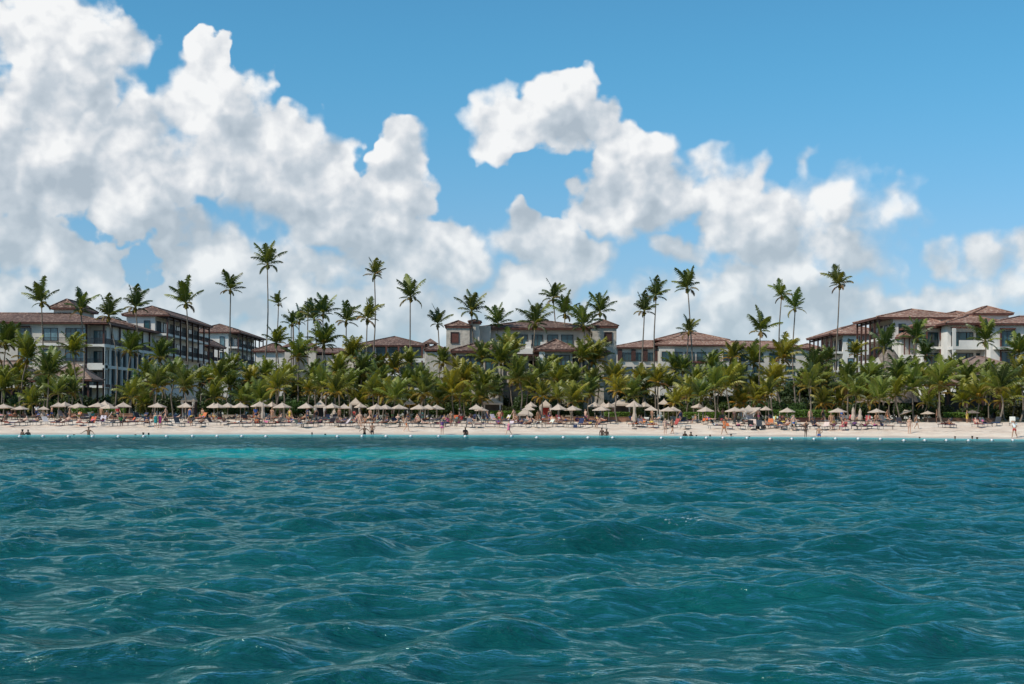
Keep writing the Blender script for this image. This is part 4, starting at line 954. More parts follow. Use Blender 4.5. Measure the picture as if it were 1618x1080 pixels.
for k, J in POSES.items():
    body = skin_mesh(J, BONES, BODY_R, 'pel', 'body', skin); add_fingers(body, J)
    def lerp(a, b, t): return tuple(Vector(J[a]).lerp(Vector(J[b]), t))
    sj = dict(w=lerp('pel', 'waist', .55), pel=J['pel'], hL=J['hiL'], hR=J['hiR'], kL=lerp('hiL', 'knL', .55), kR=lerp('hiR', 'knR', .55))
    shorts = skin_mesh(sj, [('w', 'pel'), ('pel', 'hL'), ('pel', 'hR'), ('hL', 'kL'), ('hR', 'kR')], dict(w=(.145, .112), pel=(.168, .128), hL=.112, hR=.112, kL=.10, kR=.10), 'pel', 'swim_shorts', cloth)
    bj = dict(w=lerp('pel', 'waist', .2), pel=J['pel'], hL=lerp('pel', 'hiL', .9), hR=lerp('pel', 'hiR', .9))
    brief = skin_mesh(bj, [('w', 'pel'), ('pel', 'hL'), ('pel', 'hR')], dict(w=(.155, .118), pel=(.162, .122), hL=.104, hR=.104), 'pel', 'bikini_bottom', cloth)
    u = (Vector(J['neck']) - Vector(J['waist'])).normalized()
    tj = dict(a=lerp('waist', 'chest', .45), b=lerp('chest', 'neck', .05)); top = skin_mesh(tj, [('a', 'b')], dict(a=(.155, .118), b=(.178, .13)), 'a', 'bikini_top', cloth)
    hj = dict(a=tuple(Vector(J['head']) + Vector(J['crown']) * 0 - Vector(J['nose']) * .12 + Vector(J['head']) * .12), b=J['crown'], c=tuple(Vector(J['jaw']) + (Vector(J['jaw']) - Vector(J['nose'])).normalized() * .055))
    hair = skin_mesh(hj, [('a', 'b'), ('a', 'c')], dict(a=(.088, .09), b=(.072, .078), c=(.062, .04)), 'a', 'hair', hairm)
    dj = dict(s=lerp('chest', 'neck', .3), c=J['chest'], w=J['waist'], p=J['pel'], h=lerp('hiL', 'hiR', .5), k=tuple((Vector(J['knL']) + Vector(J['knR'])) / 2))
    dress = skin_mesh(dj, [('s', 'c'), ('c', 'w'), ('w', 'p'), ('p', 'k')], dict(s=(.17, .12), c=(.185, .135), w=(.155, .125), p=(.19, .15), h=.1, k=(.22, .17)), 'p', 'dress', cloth) if k in ('stand', 'walk', 'akimbo', 'reach') else None
    shj = dict(s=lerp('chest', 'neck', .35), c=J['chest'], w=J['waist'], p=lerp('waist', 'pel', .7), a=J['shL'], b=J['shR'], e=lerp('shL', 'elL', .6), f=lerp('shR', 'elR', .6))
    shirt = skin_mesh(shj, [('s', 'c'), ('c', 'w'), ('w', 'p'), ('c', 'a'), ('c', 'b'), ('a', 'e'), ('b', 'f')], dict(s=(.12, .1), c=(.19, .135), w=(.155, .125), p=(.165, .13), a=.085, b=.085, e=.06, f=.06), 'c', 'shirt', cloth)
    PM[k] = dict(body=body, shorts=shorts, brief=brief, top=top, hair=hair, dress=dress, shirt=shirt)
SK = {'tan': (.42, .23, .14), 'pale': (.62, .38, .27), 'dark': (.12, .062, .04), 'brown': (.25, .13, .08)}  # the dark tone also carries the backlit shade of the bathers
HC = {'black': (.012, .01, .009), 'brown': (.06, .035, .02), 'blonde': (.35, .24, .11), 'grey': (.3, .29, .28)}
CC = {'black': (.02, .02, .025), 'navy': (.03, .045, .12), 'blue': (.05, .12, .35), 'red': (.45, .05, .05), 'pink': (.65, .16, .28), 'teal': (.03, .25, .25), 'white': (.75, .74, .72), 'orange': (.58, .18, .07),
      'yellow': (.7, .5, .1), 'purple': (.16, .06, .2), 'green': (.08, .25, .08), 'grey': (.25, .25, .26), 'magenta': (.5, .06, .25)}
def person(loc, rz, ps, outfit, c1, c2=None, sk='tan', hc='brown', sc_=1.0, label=None, group=None):
    r = empty('person', loc, rz); r.scale = (sc_,) * 3; tag(r, label, 'person', group); M_ = PM[ps]
    link('body', M_['body'], r).color = (*SK[sk], 1); link('hair', M_['hair'], r).color = (*HC[hc], 1)
    if outfit == 'shorts': link('swim_shorts', M_['shorts'], r).color = (*CC[c1], 1)
    elif outfit == 'bikini': link('bikini_bottom', M_['brief'], r).color = (*CC[c1], 1); link('bikini_top', M_['top'], r).color = (*CC[c1], 1)
    elif outfit == 'dress' and M_['dress']: link('dress', M_['dress'], r).color = (*CC[c1], 1)
    else: link('shirt', M_['shirt'], r).color = (*CC[c1], 1); link('shorts', M_['shorts'], r).color = (*CC[c2 or 'navy'], 1)
    return r
def on_sand(px, py): return hit(px, py)
def wader(px, pyhead, total=None, sh=3.0):
    """a point in the shallows whose head top lands on the given pixel"""
    Y = float(shore(P(px, 688, 145).x)) - sh; z = P(px, pyhead, Y).z; return Vector((P(px, 688, Y).x, Y, z))
def wade(px, pyh, ps, *a, h=1.75, sh=2.5, rz=0, **k):
    q = wader(px, pyh, sh=sh); s = k.get('sc_', 1.0); q.z -= h * s; return person(q, rz, ps, *a, **k)  # bathers below: backlit silhouette shade is put into the dark skin colour
wade(35.5, 677.5, 'stand', 'shorts', 'black', sk='dark', hc='black', rz=2.6, label='waist-deep bather, left one of a silhouetted pair at the far left')
wade(44.5, 678, 'akimbo', 'shorts', 'navy', sk='dark', hc='black', rz=.6, label='waist-deep bather, right one of the silhouetted pair at the far left')
wade(117, 685.5, 'stand', 'shorts', 'black', sk='dark', hc='black', label='swimmer showing only a head, left of the man with spread arms')
wade(140, 674, 'reach', 'shorts', 'navy', sk='brown', hc='black', rz=.2, label='broad man wading with both arms spread, before the left loungers')
wade(214, 685.5, 'stand', 'shorts', 'black', sk='dark', hc='black', label='swimmer showing only a head, leftmost of three near the left buoys')
wade(226.5, 682.5, 'stand', 'shorts', 'black', sk='dark', hc='black', rz=1, label='shoulder-deep bather, middle of three near the left buoys')
wade(235, 683, 'stand', 'bikini', 'black', sk='dark', hc='black', rz=2, label='shoulder-deep bather, rightmost of three near the left buoys')
person(on_sand(246, 676), .2, 'stand', 'dress', 'teal', sk='pale', hc='blonde', sc_=.95, label='woman in a teal dress standing on the sand beside a woman in magenta')
person(on_sand(253, 676), -.3, 'akimbo', 'dress', 'magenta', sk='tan', hc='grey', sc_=.96, label='woman in a magenta dress, hand on hip, on the open sand at left')
wade(493, 682.5, 'stand', 'shorts', 'black', sk='dark', hc='black', label='chest-deep lone bather left of the centre-left shallows')
wade(514, 684.5, 'stand', 'shorts', 'navy', sk='dark', hc='black', rz=1, label='neck-deep bather beside the chest-deep lone one, further right')
person(wader(576, 672, sh=.3) - Vector((0, 0, 1.62)), .5, 'reach', 'shorts', 'black', sk='brown', hc='black', sc_=.93, label='dark-haired bather at the water edge reaching out, left of a standing pair')
person(wader(588, 667.5, sh=.0) - Vector((0, 0, 1.75)), 2.8, 'akimbo', 'shorts', 'black', sk='brown', hc='brown', label='tall man in black shorts at the water edge, hand on hip, left of centre')
person(on_sand(568.5, 675), 0, 'stand', 'bikini', 'red', sk='pale', hc='blonde', label='pale woman in red bikini standing before the empty reclined loungers')
person(on_sand(642, 682), 1.3, 'walk', 'shorts', 'orange', sk='pale', hc='brown', label='pale man in orange shorts striding along the tide line')
person(on_sand(698.5, 687), 0.1, 'stand', 'shirt', 'purple', 'pink', sk='pale', hc='blonde', label='woman in purple top and pink shorts standing at the water edge, centre')
person(wader(735, 675.5, sh=1.0) - Vector((0, 0, .93)), .3, 'sit', 'shirt', 'black', 'black', sk='dark', hc='black', sc_=1.05, label='person dressed in black sitting in the shallows at centre')
person(on_sand(804, 687), -1.0, 'walk', 'dress', 'pink', sk='pale', hc='brown', sc_=.9, label='woman in a pink dress bending along the tide line right of centre')
person(on_sand(713, 673), .4, 'stand', 'bikini', 'white', sk='tan', hc='brown', label='woman in white bikini standing among the centre loungers')
person(on_sand(792, 671), .6, 'stand', 'shirt', 'red', 'teal', sk='tan', hc='black', label='man in red shirt and teal shorts standing near the beach pavilion')
person(on_sand(789, 671), -.4, 'akimbo', 'shorts', 'red', sk='tan', hc='black', label='man in red shorts at the left shoulder of the red-shirted man')
wade(951, 675, 'stand', 'bikini', 'black', sk='dark', hc='black', rz=2.9, sh=1.5, label='thigh-deep slim bather, left of the pair right of centre')
wade(958.5, 677, 'akimbo', 'shorts', 'black', sk='dark', hc='black', rz=.3, sh=1.5, label='thigh-deep bather with hand on hip, right of the pair right of centre')
wade(947, 689, 'stand', 'shorts', 'black', sk='dark', hc='black', sh=3, label='swimmer with only the head out, left below the pair right of centre')
person(on_sand(1051, 686), .2, 'stand', 'bikini', 'pink', sk='pale', hc='blonde', label='pale woman in pink bikini by the tide line, left of a walking man')
person(on_sand(1062, 686), .6, 'walk', 'shorts', 'black', sk='tan', hc='brown', label='tanned man in black shorts walking beside the pale woman in pink')
for px, py, sk_, lb in ((1082, 681, 'dark', 'bather kneeling in the shallows, left of the trio at right of centre'), (1091, 682, 'brown', 'bather sitting in the shallows, middle of the trio at right of centre'), (1100, 687, 'dark', 'bather lying low in the shallows, right of the trio at right of centre')):
    person(wader(px, py, sh=.8) - Vector((0, 0, .93)), rnd.uniform(-1, 1), 'sit', 'shorts', 'black', sk=sk_, hc='black', label=lb)
wade(1122, 686, 'stand', 'shorts', 'black', sk='dark', hc='black', label='lone dark-haired swimmer between the shallows trio and the walking woman in orange')
person(on_sand(1144.5, 687), -.9, 'walk', 'shirt', 'orange', 'orange', sk='tan', hc='brown', label='woman in orange stepping towards the water right of centre')
person(wader(1154, 685, sh=.2) - Vector((0, 0, .93)), 1.2, 'sit', 'bikini', 'black', sk='tan', hc='black', label='woman in black bikini sitting at the water edge right of the orange walker')
wade(1184, 688.5, 'stand', 'shorts', 'black', sk='dark', hc='black', label='swimmer showing only a head in front of the double parasols at right')
person(on_sand(1254, 680.5), .5, 'walk', 'shorts', 'blue', sk='pale', hc='grey', label='pale man in blue shorts walking on the dry sand at right')
person(on_sand(1273, 691), .3, 'stand', 'bikini', 'red', sk='dark', hc='black', sc_=.86, label='dark girl in red swimwear standing at the water edge at right')
wade(1294, 673, 'akimbo', 'shorts', 'blue', sk='tan', hc='brown', rz=2.7, sh=.6, h=1.72, label='man in blue shorts wading ankle deep at right')
person(on_sand(1313, 677), 0, 'stand', 'bikini', 'yellow', sk='tan', hc='blonde', label='woman in yellow bikini standing by the right-hand loungers')
person(on_sand(1317, 677), .8, 'stand', 'shorts', 'yellow', sk='tan', hc='brown', sc_=.9, label='youth in yellow shorts next to the woman in yellow bikini')
person(on_sand(1437, 685), .1, 'stand', 'bikini', 'orange', sk='pale', hc='brown', label='woman in orange bikini standing on the open sand at far right')
person(on_sand(1448, 678), .9, 'walk', 'shorts', 'grey', sk='tan', hc='brown', sc_=.9, label='youth in grey shorts behind the woman in orange bikini')
for px, py, lb in ((1453, 689.5, 'swimmer with head and shoulders out, leftmost of the far right bathers'), (1492, 693, 'swimmer showing only a head, lowest of the far right bathers'), (1509, 688.5, 'chest-deep bather, middle of the far right bathers'), (1536, 688, 'chest-deep bather, left of the far right pair'), (1544, 690, 'neck-deep bather, right of the far right pair')):
    wade(px, py, 'stand', 'shorts', 'red' if px == 1509 else 'black', sk='brown', hc='black', rz=rnd.uniform(-2, 2), label=lb)
person(on_sand(1603, 692), -.8, 'walk', 'shirt', 'white', 'red', sk='tan', hc='grey', label='man in white shirt and red shorts walking at the right edge')

# ------------------------------------------------------------------ parasols
def canopy_mesh(seed, W, H, sag=.06, sides=8, valance=.14):
    bm = bmesh.new(); rg = random.Random(seed); n = sides; rows = 5; top = bm.verts.new((0, 0, H)); prev = None
    for r in range(1, rows + 1):
        f = r / rows; ring = []
        for k in range(n * 2):
            a = k * math.pi / n + math.pi / n; rr = W / 2 * f * (1.0 if k % 2 == 0 else math.cos(math.pi / n) * .985)
            z = H * (1 - f) - sag * math.sin(math.pi * f) - (0 if k % 2 == 0 else .03 * f)
            ring.append(bm.verts.new((rr * math.cos(a), rr * math.sin(a), z + rg.uniform(-.008, .008))))
        for k in range(n * 2):
            if prev: bm.faces.new((prev[k], ring[k], ring[(k + 1) % (n * 2)], prev[(k + 1) % (n * 2)]))
            else: bm.faces.new((top, ring[k], ring[(k + 1) % (n * 2)]))
        prev = ring
    low = [bm.verts.new((v.co.x * 1.01, v.co.y * 1.01, v.co.z - valance + rg.uniform(-.02, .02))) for v in prev]
    for k in range(n * 2): bm.faces.new((prev[k], low[k], low[(k + 1) % (n * 2)], prev[(k + 1) % (n * 2)]))
    g = bmesh.ops.create_cone(bm, segments=8, radius1=.07, radius2=.02, depth=.08); bmesh.ops.translate(bm, verts=g['verts'], vec=(0, 0, H + .05))
    return tomesh(bm, 'canopy', canvas)
CAN = [canopy_mesh(i, 2.62, .56 + .04 * (i % 3), sag=.03, sides=(4 if i % 2 else 6), valance=.10) for i in range(4)]
bm = bmesh.new(); tube(bm, [(0, 0, 0), (0, 0, 2.6)], [.035, .03], 8); POLE = tomesh(bm, 'pole', pole_m)
bm = bmesh.new(); bmesh.ops.create_cone(bm, segments=14, radius1=.30, radius2=.26, depth=.10, cap_ends=True); bmesh.ops.translate(bm, verts=bm.verts, vec=(0, 0, .05)); BASE = tomesh(bm, 'base_plate', pole_d)
bm = bmesh.new()
for k in range(8): a = k * math.pi / 4; tube(bm, [(0, 0, 2.35), (1.1 * math.cos(a), 1.1 * math.sin(a), 2.08)], .012, 4)
RIBS = tomesh(bm, 'rib_frame', pole_d)
PARA = []
def parasol(px, py, w=31, Y=163, tilt=0, canm=None, row='front'):
    top = P(px, py, Y); x = top.x; z0 = gz(x, Y); H = top.z - z0
    r = empty('beach_parasol', (x, Y, z0), rnd.uniform(-.5, .5)); tag(r, None, 'parasol', 'cream parasols along the beach')
    s = w * Y / FPX / 2.55; k = (H - .1) / 2.68
    c = link('canopy', rnd.choice(CAN), r, (0, 0, 2.10 * k)); c.scale = (s, s, k * 1.02); c.rotation_euler = (rnd.uniform(-.03, .03), tilt, rnd.uniform(0, 1.5))
    if canm: c.data = c.data.copy(); c.data.materials[0] = canm
    link('pole', POLE, r).scale = (1, 1, k); link('base_plate', BASE, r); f = link('rib_frame', RIBS, r); f.scale = (s, s, k); f.rotation_euler = (0, tilt, 0)
    PARA.append((r, px, row, w, Y, H)); return r
FRONT = [(6,637,32),(32,640,28),(69,640,24),(92,634,31),(123,635,31),(155,634,30),(172,637,28),(195,634,30),(249,634.5,32),(293.5,634.5,30),(344,635,29),(360,634.5,26),(380,634,26),(411,632.5,29),(446,635,30),(484,635,29),(525,635,28),(544,636.5,26),
         (595,637,30),(609,637,26),(630.5,637,31),(662,637,27),(676.5,637,29),(689.5,638,27),(752.5,637,29),(761,641,22),(835,639,28),(883,638,29),(905,639,28),(950.5,640,32),(1029,639.5,28),(1056,641,28),(1063.5,641,27),(1115,641.5,30),(1161,642,32),(1174,642.5,28),(1244,643,25),(1324,643.5,29),(1385,644.5,29)]
for i, (px, py, w) in enumerate(FRONT): parasol(px, py, w, 165 + (i % 3) * 1.5)
for px, py, w, Y, t in [(103,633,24,170,0),(166,632,26,169,0),(338,635,22,169,0),(430,633.5,20,171,0),(570,635,21,171,0),(647,629,22,180,0),(839,633,20,172,0),(881.5,636,20,171,0),(940,633,22,173,0),(954,633.5,22,174,0),(962,634,22,172,0),(1019,633,22,175,0),(1049,628.5,22,180,0),
                      (1104,635.5,24,171,.12),(1191,641.5,24,169,-.5),(387,625.5,18,184,0),(1431,646,20,171,-.35),(1466,648,22,172,0),(415,625,14,186,0),(1002,632,26,168,0),(1210,640,20,174,0)]: parasol(px, py, w, Y + 2, t, row='back')
p_ = parasol(1536, 646, 24, 172, 0, thatchm, 'back')
# closed parasols: furled cloth tied round a pole
def furled(px, py, Y, label):
    top = P(px, py, Y); z0 = gz(top.x, Y); H = top.z - z0; r = empty('closed_parasol', (top.x, Y, z0)); tag(r, label, 'parasol', 'furled parasols')
    bm = bmesh.new(); seg = 12; pr = None
    for z, rr in ((.28, .13), (.32, .19), (.5, .2), (.62, .13), (.8, .14), (.97, .05), (1, .01)):
        ring = [bm.verts.new(((rr * (1.25 if k % 2 else .8)) * math.cos(k * 6.283 / seg), (rr * (1.25 if k % 2 else .8)) * math.sin(k * 6.283 / seg), z * H)) for k in range(seg)]
        if pr: [bm.faces.new((pr[k], ring[k], ring[(k + 1) % seg], pr[(k + 1) % seg])) for k in range(seg)]
        pr = ring
    link('folded_canopy', tomesh(bm, 'folded_canopy', canvas), r)
    bm = bmesh.new(); tube(bm, [(0, 0, 0), (0, 0, H + .05)], .035, 6); link('pole', tomesh(bm, 'pole', pole_m), r); link('base_plate', BASE, r)
furled(1348, 643, 160, 'furled grey parasol between the two right-hand open parasols'); furled(1359, 645, 165, 'thin furled parasol just right of the grey furled one'); furled(415.5, 636, 158, 'furled parasol rising in front of the left-centre open one'); furled(1002.5, 636, 157, 'furled parasol before the tall cabana post')

# ------------------------------------------------------------------ cabanas and the beach pavilion
def cabana(px, py, w, Y, label, inside=None, roofm=None, h=None, name='cabana'):
    top = P(px, py, Y); x = top.x; z0 = gz(x, Y); W = w * Y / FPX; H = top.z - z0; r = empty(name, (x, Y, z0)); tag(r, label, 'cabana', 'cabanas behind the parasols'); e = H - .75
    bm = bmesh.new(); c = [(-W/2, -W/2), (W/2, -W/2), (W/2, W/2), (-W/2, W/2)]; lo = [bm.verts.new((a * 1.1, b_ * 1.1, e)) for a, b_ in c]; hi = [bm.verts.new((a * .25, b_ * .25, e + .55)) for a, b_ in c]; tp = bm.verts.new((0, 0, H))
    for i in range(4): bm.faces.new((lo[i], lo[(i + 1) % 4], hi[(i + 1) % 4], hi[i])); bm.faces.new((hi[i], hi[(i + 1) % 4], tp))
    v2 = [bm.verts.new((a * 1.1, b_ * 1.1, e - .2)) for a, b_ in c]
    for i in range(4): bm.faces.new((v2[i], v2[(i + 1) % 4], lo[(i + 1) % 4], lo[i]))
    link('roof', tomesh(bm, 'roof', roofm or canvas), r)
    for a, b_ in c:
        bm = bmesh.new(); box(bm, a * .95 - .07, a * .95 + .07, b_ * .95 - .07, b_ * .95 + .07, 0, e - .05); link('post', tomesh(bm, 'post', wood), r)
    for sx in (-1, 1):                                         # gathered drapes tied to the front posts
        bm = bmesh.new(); pr = None
        for z, ww in ((e - .12, .30), (e * .55, .16), (e * .45, .12), (.1, .24)):
            ring = [bm.verts.new((sx * W * .44 + ww * (.9 if k % 2 else .6) * math.cos(k * .785), -W * .44 + ww * .6 * math.sin(k * .785), z)) for k in range(8)]
            if pr: [bm.faces.new((pr[k], ring[k], ring[(k + 1) % 8], pr[(k + 1) % 8])) for k in range(8)]
            pr = ring
        link('drape', tomesh(bm, 'drape', canvasw), r)
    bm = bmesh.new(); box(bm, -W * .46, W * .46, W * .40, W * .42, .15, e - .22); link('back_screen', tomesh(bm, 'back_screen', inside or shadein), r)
    bm = bmesh.new(); box(bm, -W * .4, W * .4, -W * .3, W * .38, .15, .5); bmesh.ops.bevel(bm, geom=bm.edges[:], offset=.06, segments=2); link('daybed', tomesh(bm, 'daybed', canvasw), r)
redcl = mat('red_cushion_cloth', (.35, .05, .04), .9)
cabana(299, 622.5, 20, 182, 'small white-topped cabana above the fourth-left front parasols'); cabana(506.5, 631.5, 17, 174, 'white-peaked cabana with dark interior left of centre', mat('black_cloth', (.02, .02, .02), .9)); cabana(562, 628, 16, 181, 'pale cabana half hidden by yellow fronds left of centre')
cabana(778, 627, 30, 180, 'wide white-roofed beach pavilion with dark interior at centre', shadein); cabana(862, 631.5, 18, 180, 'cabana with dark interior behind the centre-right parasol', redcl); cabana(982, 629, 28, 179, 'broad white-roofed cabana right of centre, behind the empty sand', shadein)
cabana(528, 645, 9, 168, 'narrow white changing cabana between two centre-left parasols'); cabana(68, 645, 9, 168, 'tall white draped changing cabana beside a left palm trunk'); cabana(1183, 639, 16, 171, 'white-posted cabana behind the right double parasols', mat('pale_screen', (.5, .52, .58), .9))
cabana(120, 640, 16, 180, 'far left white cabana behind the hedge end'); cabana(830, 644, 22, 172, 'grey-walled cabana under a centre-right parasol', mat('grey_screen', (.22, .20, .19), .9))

# ------------------------------------------------------------------ loungers with their sunbathers
bm = bmesh.new()
for sx in (-1, 1): tube(bm, [(sx * .32, -.95, .33), (sx * .32, .95, .33)], .022, 5)
for y in (-.95, 0, .95): tube(bm, [(-.32, y, .33), (.32, y, .33)], .018, 5)
LF = tomesh(bm, 'frame', alu)
bm = bmesh.new(); tube(bm, [(0, 0, 0), (0, 0, .33)], .022, 5); LEG = tomesh(bm, 'leg', alu)
def pad(y0, z0, y1, z1, nm, w=.30, th=.05):
    bm = bmesh.new(); n = 5; d = Vector((0, y1 - y0, z1 - z0)); up = Vector((0, -d.z, d.y)).normalized() * th; rows = []
    for i in range(n + 1):
        f = i / n; c = Vector((0, y0 + d.y * f, z0 + d.z * f - .02 * math.sin(math.pi * f)))
        rows.append([bm.verts.new(c + Vector((s * w, 0, 0)) + u * up) for s, u in ((-1, 0), (1, 0), (1, 1), (-1, 1))])
    for i in range(n):
        for k in range(4): bm.faces.new((rows[i][k], rows[i][(k + 1) % 4], rows[i + 1][(k + 1) % 4], rows[i + 1][k]))
    bm.faces.new(rows[0][::-1]); bm.faces.new(rows[-1]); return tomesh(bm, nm, sling)
SEAT = pad(-.93, .345, .18, .345, 'seat'); BACKS = [pad(.18, .345, .62, .345 + s, 'backrest') for s in (.30, .50, .66)]; FLATB = pad(.18, .345, .94, .37, 'backrest')
TOWEL = pad(-.80, .40, .16, .40, 'towel', .27, .018)
LC = {'dark grey': (.045, .047, .052), 'grey': (.17, .17, .17), 'cream': (.62, .57, .50), 'navy': (.03, .04, .085), 'orange': (.58, .16, .06), 'black': (.015, .015, .017), 'striped red': (.36, .08, .07)}
LOUNGE = []; SUNB = []
def lounger(px, py=None, Y=None, row='front', c=None, rz=None, occ=None):
    if Y: x = xat(px, Y, 668); loc = Vector((x, Y, gz(x, Y)))
    else: loc = hit(px, py)
    c = c or rnd.choices(list(LC), (30, 14, 14, 12, 9, 10, 5))[0]; rz = rnd.uniform(-1.25, 1.25) if rz is None else rz
    r = empty('sun_lounger', loc, rz); tag(r, None, 'sun lounger', 'sun loungers along the beach'); col = (*[v * rnd.uniform(.85, 1.15) for v in LC[c]], 1)
    link('frame', LF, r); link('seat', SEAT, r).color = col; bi = rnd.randrange(4); link('backrest', FLATB if bi == 3 else BACKS[bi], r).color = col
    for sx in (-.32, .32):
        for y in (-.8, .75): link('leg', LEG, r, (sx, y, 0))
    tw = None
    if rnd.random() < .5: tw = rnd.choice(['white', 'orange', 'blue', 'teal', 'white', 'red']); t = link('towel', TOWEL, r); t.color = (*CC[tw], 1)
    o = occ if occ is not None else rnd.random() < .72
    LOUNGE.append((r, c, tw, row, o))
    if o:
        ps = rnd.choice(['recline', 'recline', 'flat', 'perch']); of = rnd.choice(['shorts', 'bikini', 'shorts', 'shirt']); cl = rnd.choice(list(CC)); sk_ = rnd.choice(['tan', 'pale', 'tan', 'brown', 'dark'])
        a = rz + (0 if ps != 'perch' else rnd.choice((-1.5, 1.5)))
        q = person(loc + Vector((0, 0, .02 if ps != 'perch' else -.02)), a, ps, of, cl, rnd.choice(['navy', 'black', 'red']), sk_, rnd.choice(list(HC)), rnd.uniform(.92, 1.03), group='sunbathers on the loungers')
        SUNB.append((q, ps, of, cl, c))
special = {8: 'orange', 213: 'orange', 823: 'orange'}
px = 3.0
while px < 1400:
    gap = (960 < px < 1002) or (1085 < px < 1118) or (215 < px < 232)
    if not gap: lounger(px, 671.5 + .004 * px + rnd.uniform(-1.2, 1.2) + max(0, px - 900) * .004, row='front')
    px += rnd.uniform(13, 20)
for Y, row, n0, st in ((167, 'second', 10, 17), (171.5, 'third', 2, 19)):
    px = n0
    while px < 1405:
        if rnd.random() < (.82 if px < 960 else .66): lounger(px, Y=Y + rnd.uniform(-1, 1), row=row)
        px += rnd.uniform(st - 4, st + 5)
for px, py, c in [(1005, 674.5, 'orange'), (1012, 674, 'orange'), (1190, 677, 'cream'), (1216, 676, 'orange'), (1235, 676, 'orange'), (1240, 677, 'orange'), (534, 674, 'cream'), (545, 674, 'cream'), (1502, 676, 'grey'), (1495, 675, 'dark grey'), (1545, 675, 'striped red'), (1556, 674, 'grey'), (1423, 674, 'dark grey'), (1575, 673, 'dark grey'), (1600, 673, 'cream'), (1225, 675, 'orange'), (8, 671, 'orange'), (214, 671, 'orange')]:
    lounger(px, py, row='front' if py > 674.2 or px < 600 else 'second', c=c)
# people standing about between the rows
STANDERS = []
for px in [24, 58, 82, 110, 160, 186, 262, 300, 320, 404, 430, 442, 458, 486, 500, 536, 560, 585, 620, 668, 726, 770, 812, 850, 868, 925, 1030, 1075, 1142, 1160, 1176, 1198, 1232, 1280, 1300, 1330, 1402, 1480, 1528]:
    Y = rnd.uniform(168, 174); x = xat(px, Y, 665); of = rnd.choice(['shorts', 'bikini', 'shirt', 'dress']); cl = rnd.choice(list(CC)); sk_ = rnd.choice(['tan', 'pale', 'brown', 'tan', 'dark'])
    STANDERS.append((person(Vector((x, Y, gz(x, Y))), rnd.uniform(-3, 3), rnd.choice(['stand', 'walk', 'akimbo']), of, cl, 'navy', sk_, rnd.choice(list(HC)), rnd.uniform(.9, 1.03), group='people standing between the loungers'), of, cl))

# ------------------------------------------------------------------ buoys of the bathing line, litter and bags on the sand
bm = bmesh.new(); bmesh.ops.create_uvsphere(bm, u_segments=14, v_segments=9, radius=.13)
for f in bm.faces: f.smooth = True
bm2 = bmesh.new(); tube(bm2, [(-.22, 0, 0), (-.1, 0, 0), (.1, 0, 0), (.22, 0, 0)], [.03, .06, .06, .03], 6)
BF = tomesh(bm, 'float_ball', buoy_m); BR = tomesh(bm2, 'rope_sleeve', pole_m)
BU = []
for px, py in zip([31,68,108,146,187,227,263,304,343,382,420,533,572,610,649,693,735,808,848,890,929,968,1045,1076,1116,1142,1180,1217,1251,1286,1320,1356,1391,1428,1461,1495,1530,1567,1600], [690]*11 + [690]*7 + [692]*4 + [692.5]*5 + [694]*6 + [696.5]*6):
    py += rnd.uniform(-.4, .4); Y = FPX * CH / (py - HZ - ROLL * (px - 809)); x = P(px, py, Y).x
    r = empty('buoy', (x, Y, .05), rnd.uniform(-.4, .4)); tag(r, None, 'buoy', 'white buoys of the bathing line'); link('float_ball', BF, r); link('rope_sleeve', BR, r); BU.append(r)
def bag(px, py, col_, label):
    q = hit(px, py); bm = bmesh.new(); box(bm, -.22, .22, -.14, .14, 0, .32); bmesh.ops.bevel(bm, geom=bm.edges[:], offset=.08, segments=3)
    r = empty('beach_bag', q, rnd.uniform(-.5, .5)); tag(r, label, 'bag'); k = link('bag_body', tomesh(bm, 'bag_body', cloth), r); k.color = (*col_, 1)
    bm = bmesh.new(); tube(bm, [(-.12, 0, .3), (-.08, 0, .5), (.08, 0, .5), (.12, 0, .3)], .012, 5); k = link('handle', tomesh(bm, 'handle', cloth), r); k.color = (*col_, 1)
bag(909, 675.5, (.03, .05, .12), 'navy beach bag by the loungers right of centre'); bag(1197, 677.5, (.02, .02, .02), 'black bag in front of the cream lounger at right'); bag(1206, 677.5, (.03, .03, .03), 'black bag, right of the other black bag'); bag(986, 664, (.8, .1, .25), 'bright pink bag on the open sand right of centre'); bag(1205.5, 676, (.02, .02, .02), 'small dark bag left of the orange loungers'); bag(565, 677, (.3, .28, .25), 'grey bag beside the pale woman in red bikini')

# ------------------------------------------------------------------ labels that single each repeat out
def hue(t): return 'yellow-green' if t[0] > 1.15 else ('deep green' if t[0] < .95 else 'mid-green')
for kd, nm in (('T', 'tall'), ('L', 'low'), ('Y', 'young')):
    L_ = sorted([p for p in PALMS if p[1] == kd], key=lambda p: p[0].location.x / p[0].location.y)
    for i, (r, k, px, py, Y, h, dx, t) in enumerate(L_):
        if kd == 'T': s = f"slender coconut palm{' leaning well over' if dx > 1.2 else ''} with its crown against the sky, {ordn(i + 1)} from the left"
        elif kd == 'L': s = f"{hue(t)} spreading coconut palm in the lower canopy, {ordn(i + 1)} of them from the left"
        else: s = f"{hue(t)} young palm at the back of the beach, {ordn(i + 1)} of them from the left"
        r['label'] = s; r['group'] = {'T': 'tall palms above the roofs', 'L': 'palms of the lower canopy', 'Y': 'young palms behind the parasols'}[kd]
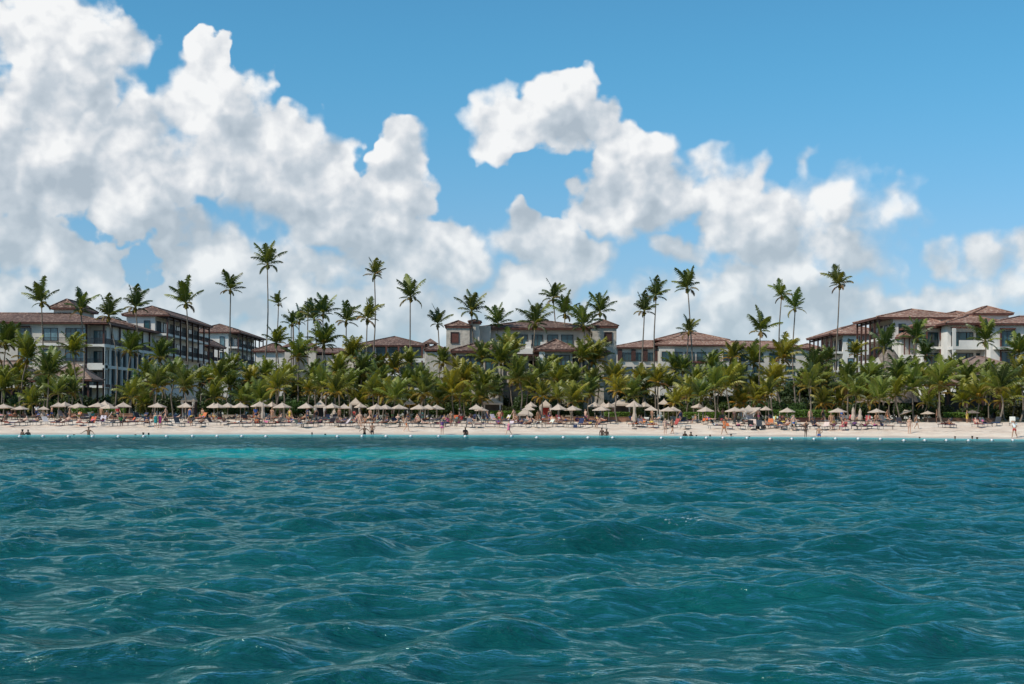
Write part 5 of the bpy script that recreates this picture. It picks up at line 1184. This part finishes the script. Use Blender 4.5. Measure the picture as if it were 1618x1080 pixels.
for tr in (0, 1):
    L_ = sorted([s for s in SHRUBS if s[1] == bool(tr)], key=lambda s: s[0].location.x / s[0].location.y)
    for i, (r, t, px) in enumerate(L_):
        r['label'] = f"{'rounded dark broadleaf tree among the palms' if t else 'dark green shrub between the palm trunks'}, {ordn(i + 1)} from the left"; r['group'] = 'broadleaf trees among the palms' if t else 'shrubs between the palm trunks'
for row in ('front', 'back'):
    L_ = sorted([p for p in PARA if p[2] == row], key=lambda p: p[1])
    for i, p in enumerate(L_):
        w = 'wide ' if p[3] > 30 else ('small ' if p[3] < 23 else ''); p[0]['label'] = f"{w}cream parasol in the {row} row, {ordn(i + 1)} from the left"
p_['label'] = 'dark grey thatch-topped parasol standing alone near the right edge'
def near_para(x, y):
    L_ = sorted([p for p in PARA if p[2] == 'front'], key=lambda p: p[1]); a = x / y; k = min(range(len(L_)), key=lambda i: abs(L_[i][0].location.x / L_[i][0].location.y - a)); return k + 1
rows_ = {}
for t in LOUNGE: rows_.setdefault((t[3], t[1]), []).append(t)
for (row, c), L_ in rows_.items():
    L_.sort(key=lambda t: t[0].location.x / t[0].location.y)
    for i, t in enumerate(L_):
        t[0]['label'] = f"{c} lounger{' with ' + t[2] + ' towel' if t[2] else ''}, {row} row, {ordn(i + 1)} {c} one from the left"
by = {}
for q in SUNB: by.setdefault((q[1], q[3]), []).append(q)
PW = {'recline': 'reclining', 'flat': 'lying flat', 'perch': 'sitting upright'}; OW = {'shorts': 'shorts', 'bikini': 'bikini', 'shirt': 'shirt'}
for (ps, cl), L_ in by.items():
    L_.sort(key=lambda q: q[0].location.x / q[0].location.y)
    for i, q in enumerate(L_): q[0]['label'] = f"{PW[ps]} sunbather in {cl} {OW[q[2]]} on {q[4]} lounger, {ordn(i + 1)} such in {cl} from left"
by = {}
for q in STANDERS: by.setdefault(q[2], []).append(q)
for cl, L_ in by.items():
    L_.sort(key=lambda q: q[0].location.x / q[0].location.y)
    for i, q in enumerate(L_): q[0]['label'] = f"person in {cl} {q[1]} standing behind the loungers, {ordn(i + 1)} in {cl} from the left"
for i, r in enumerate(sorted(BU, key=lambda r: r.location.x / r.location.y)): r['label'] = f"round white buoy floating off the shore, {ordn(i + 1)} from the left"
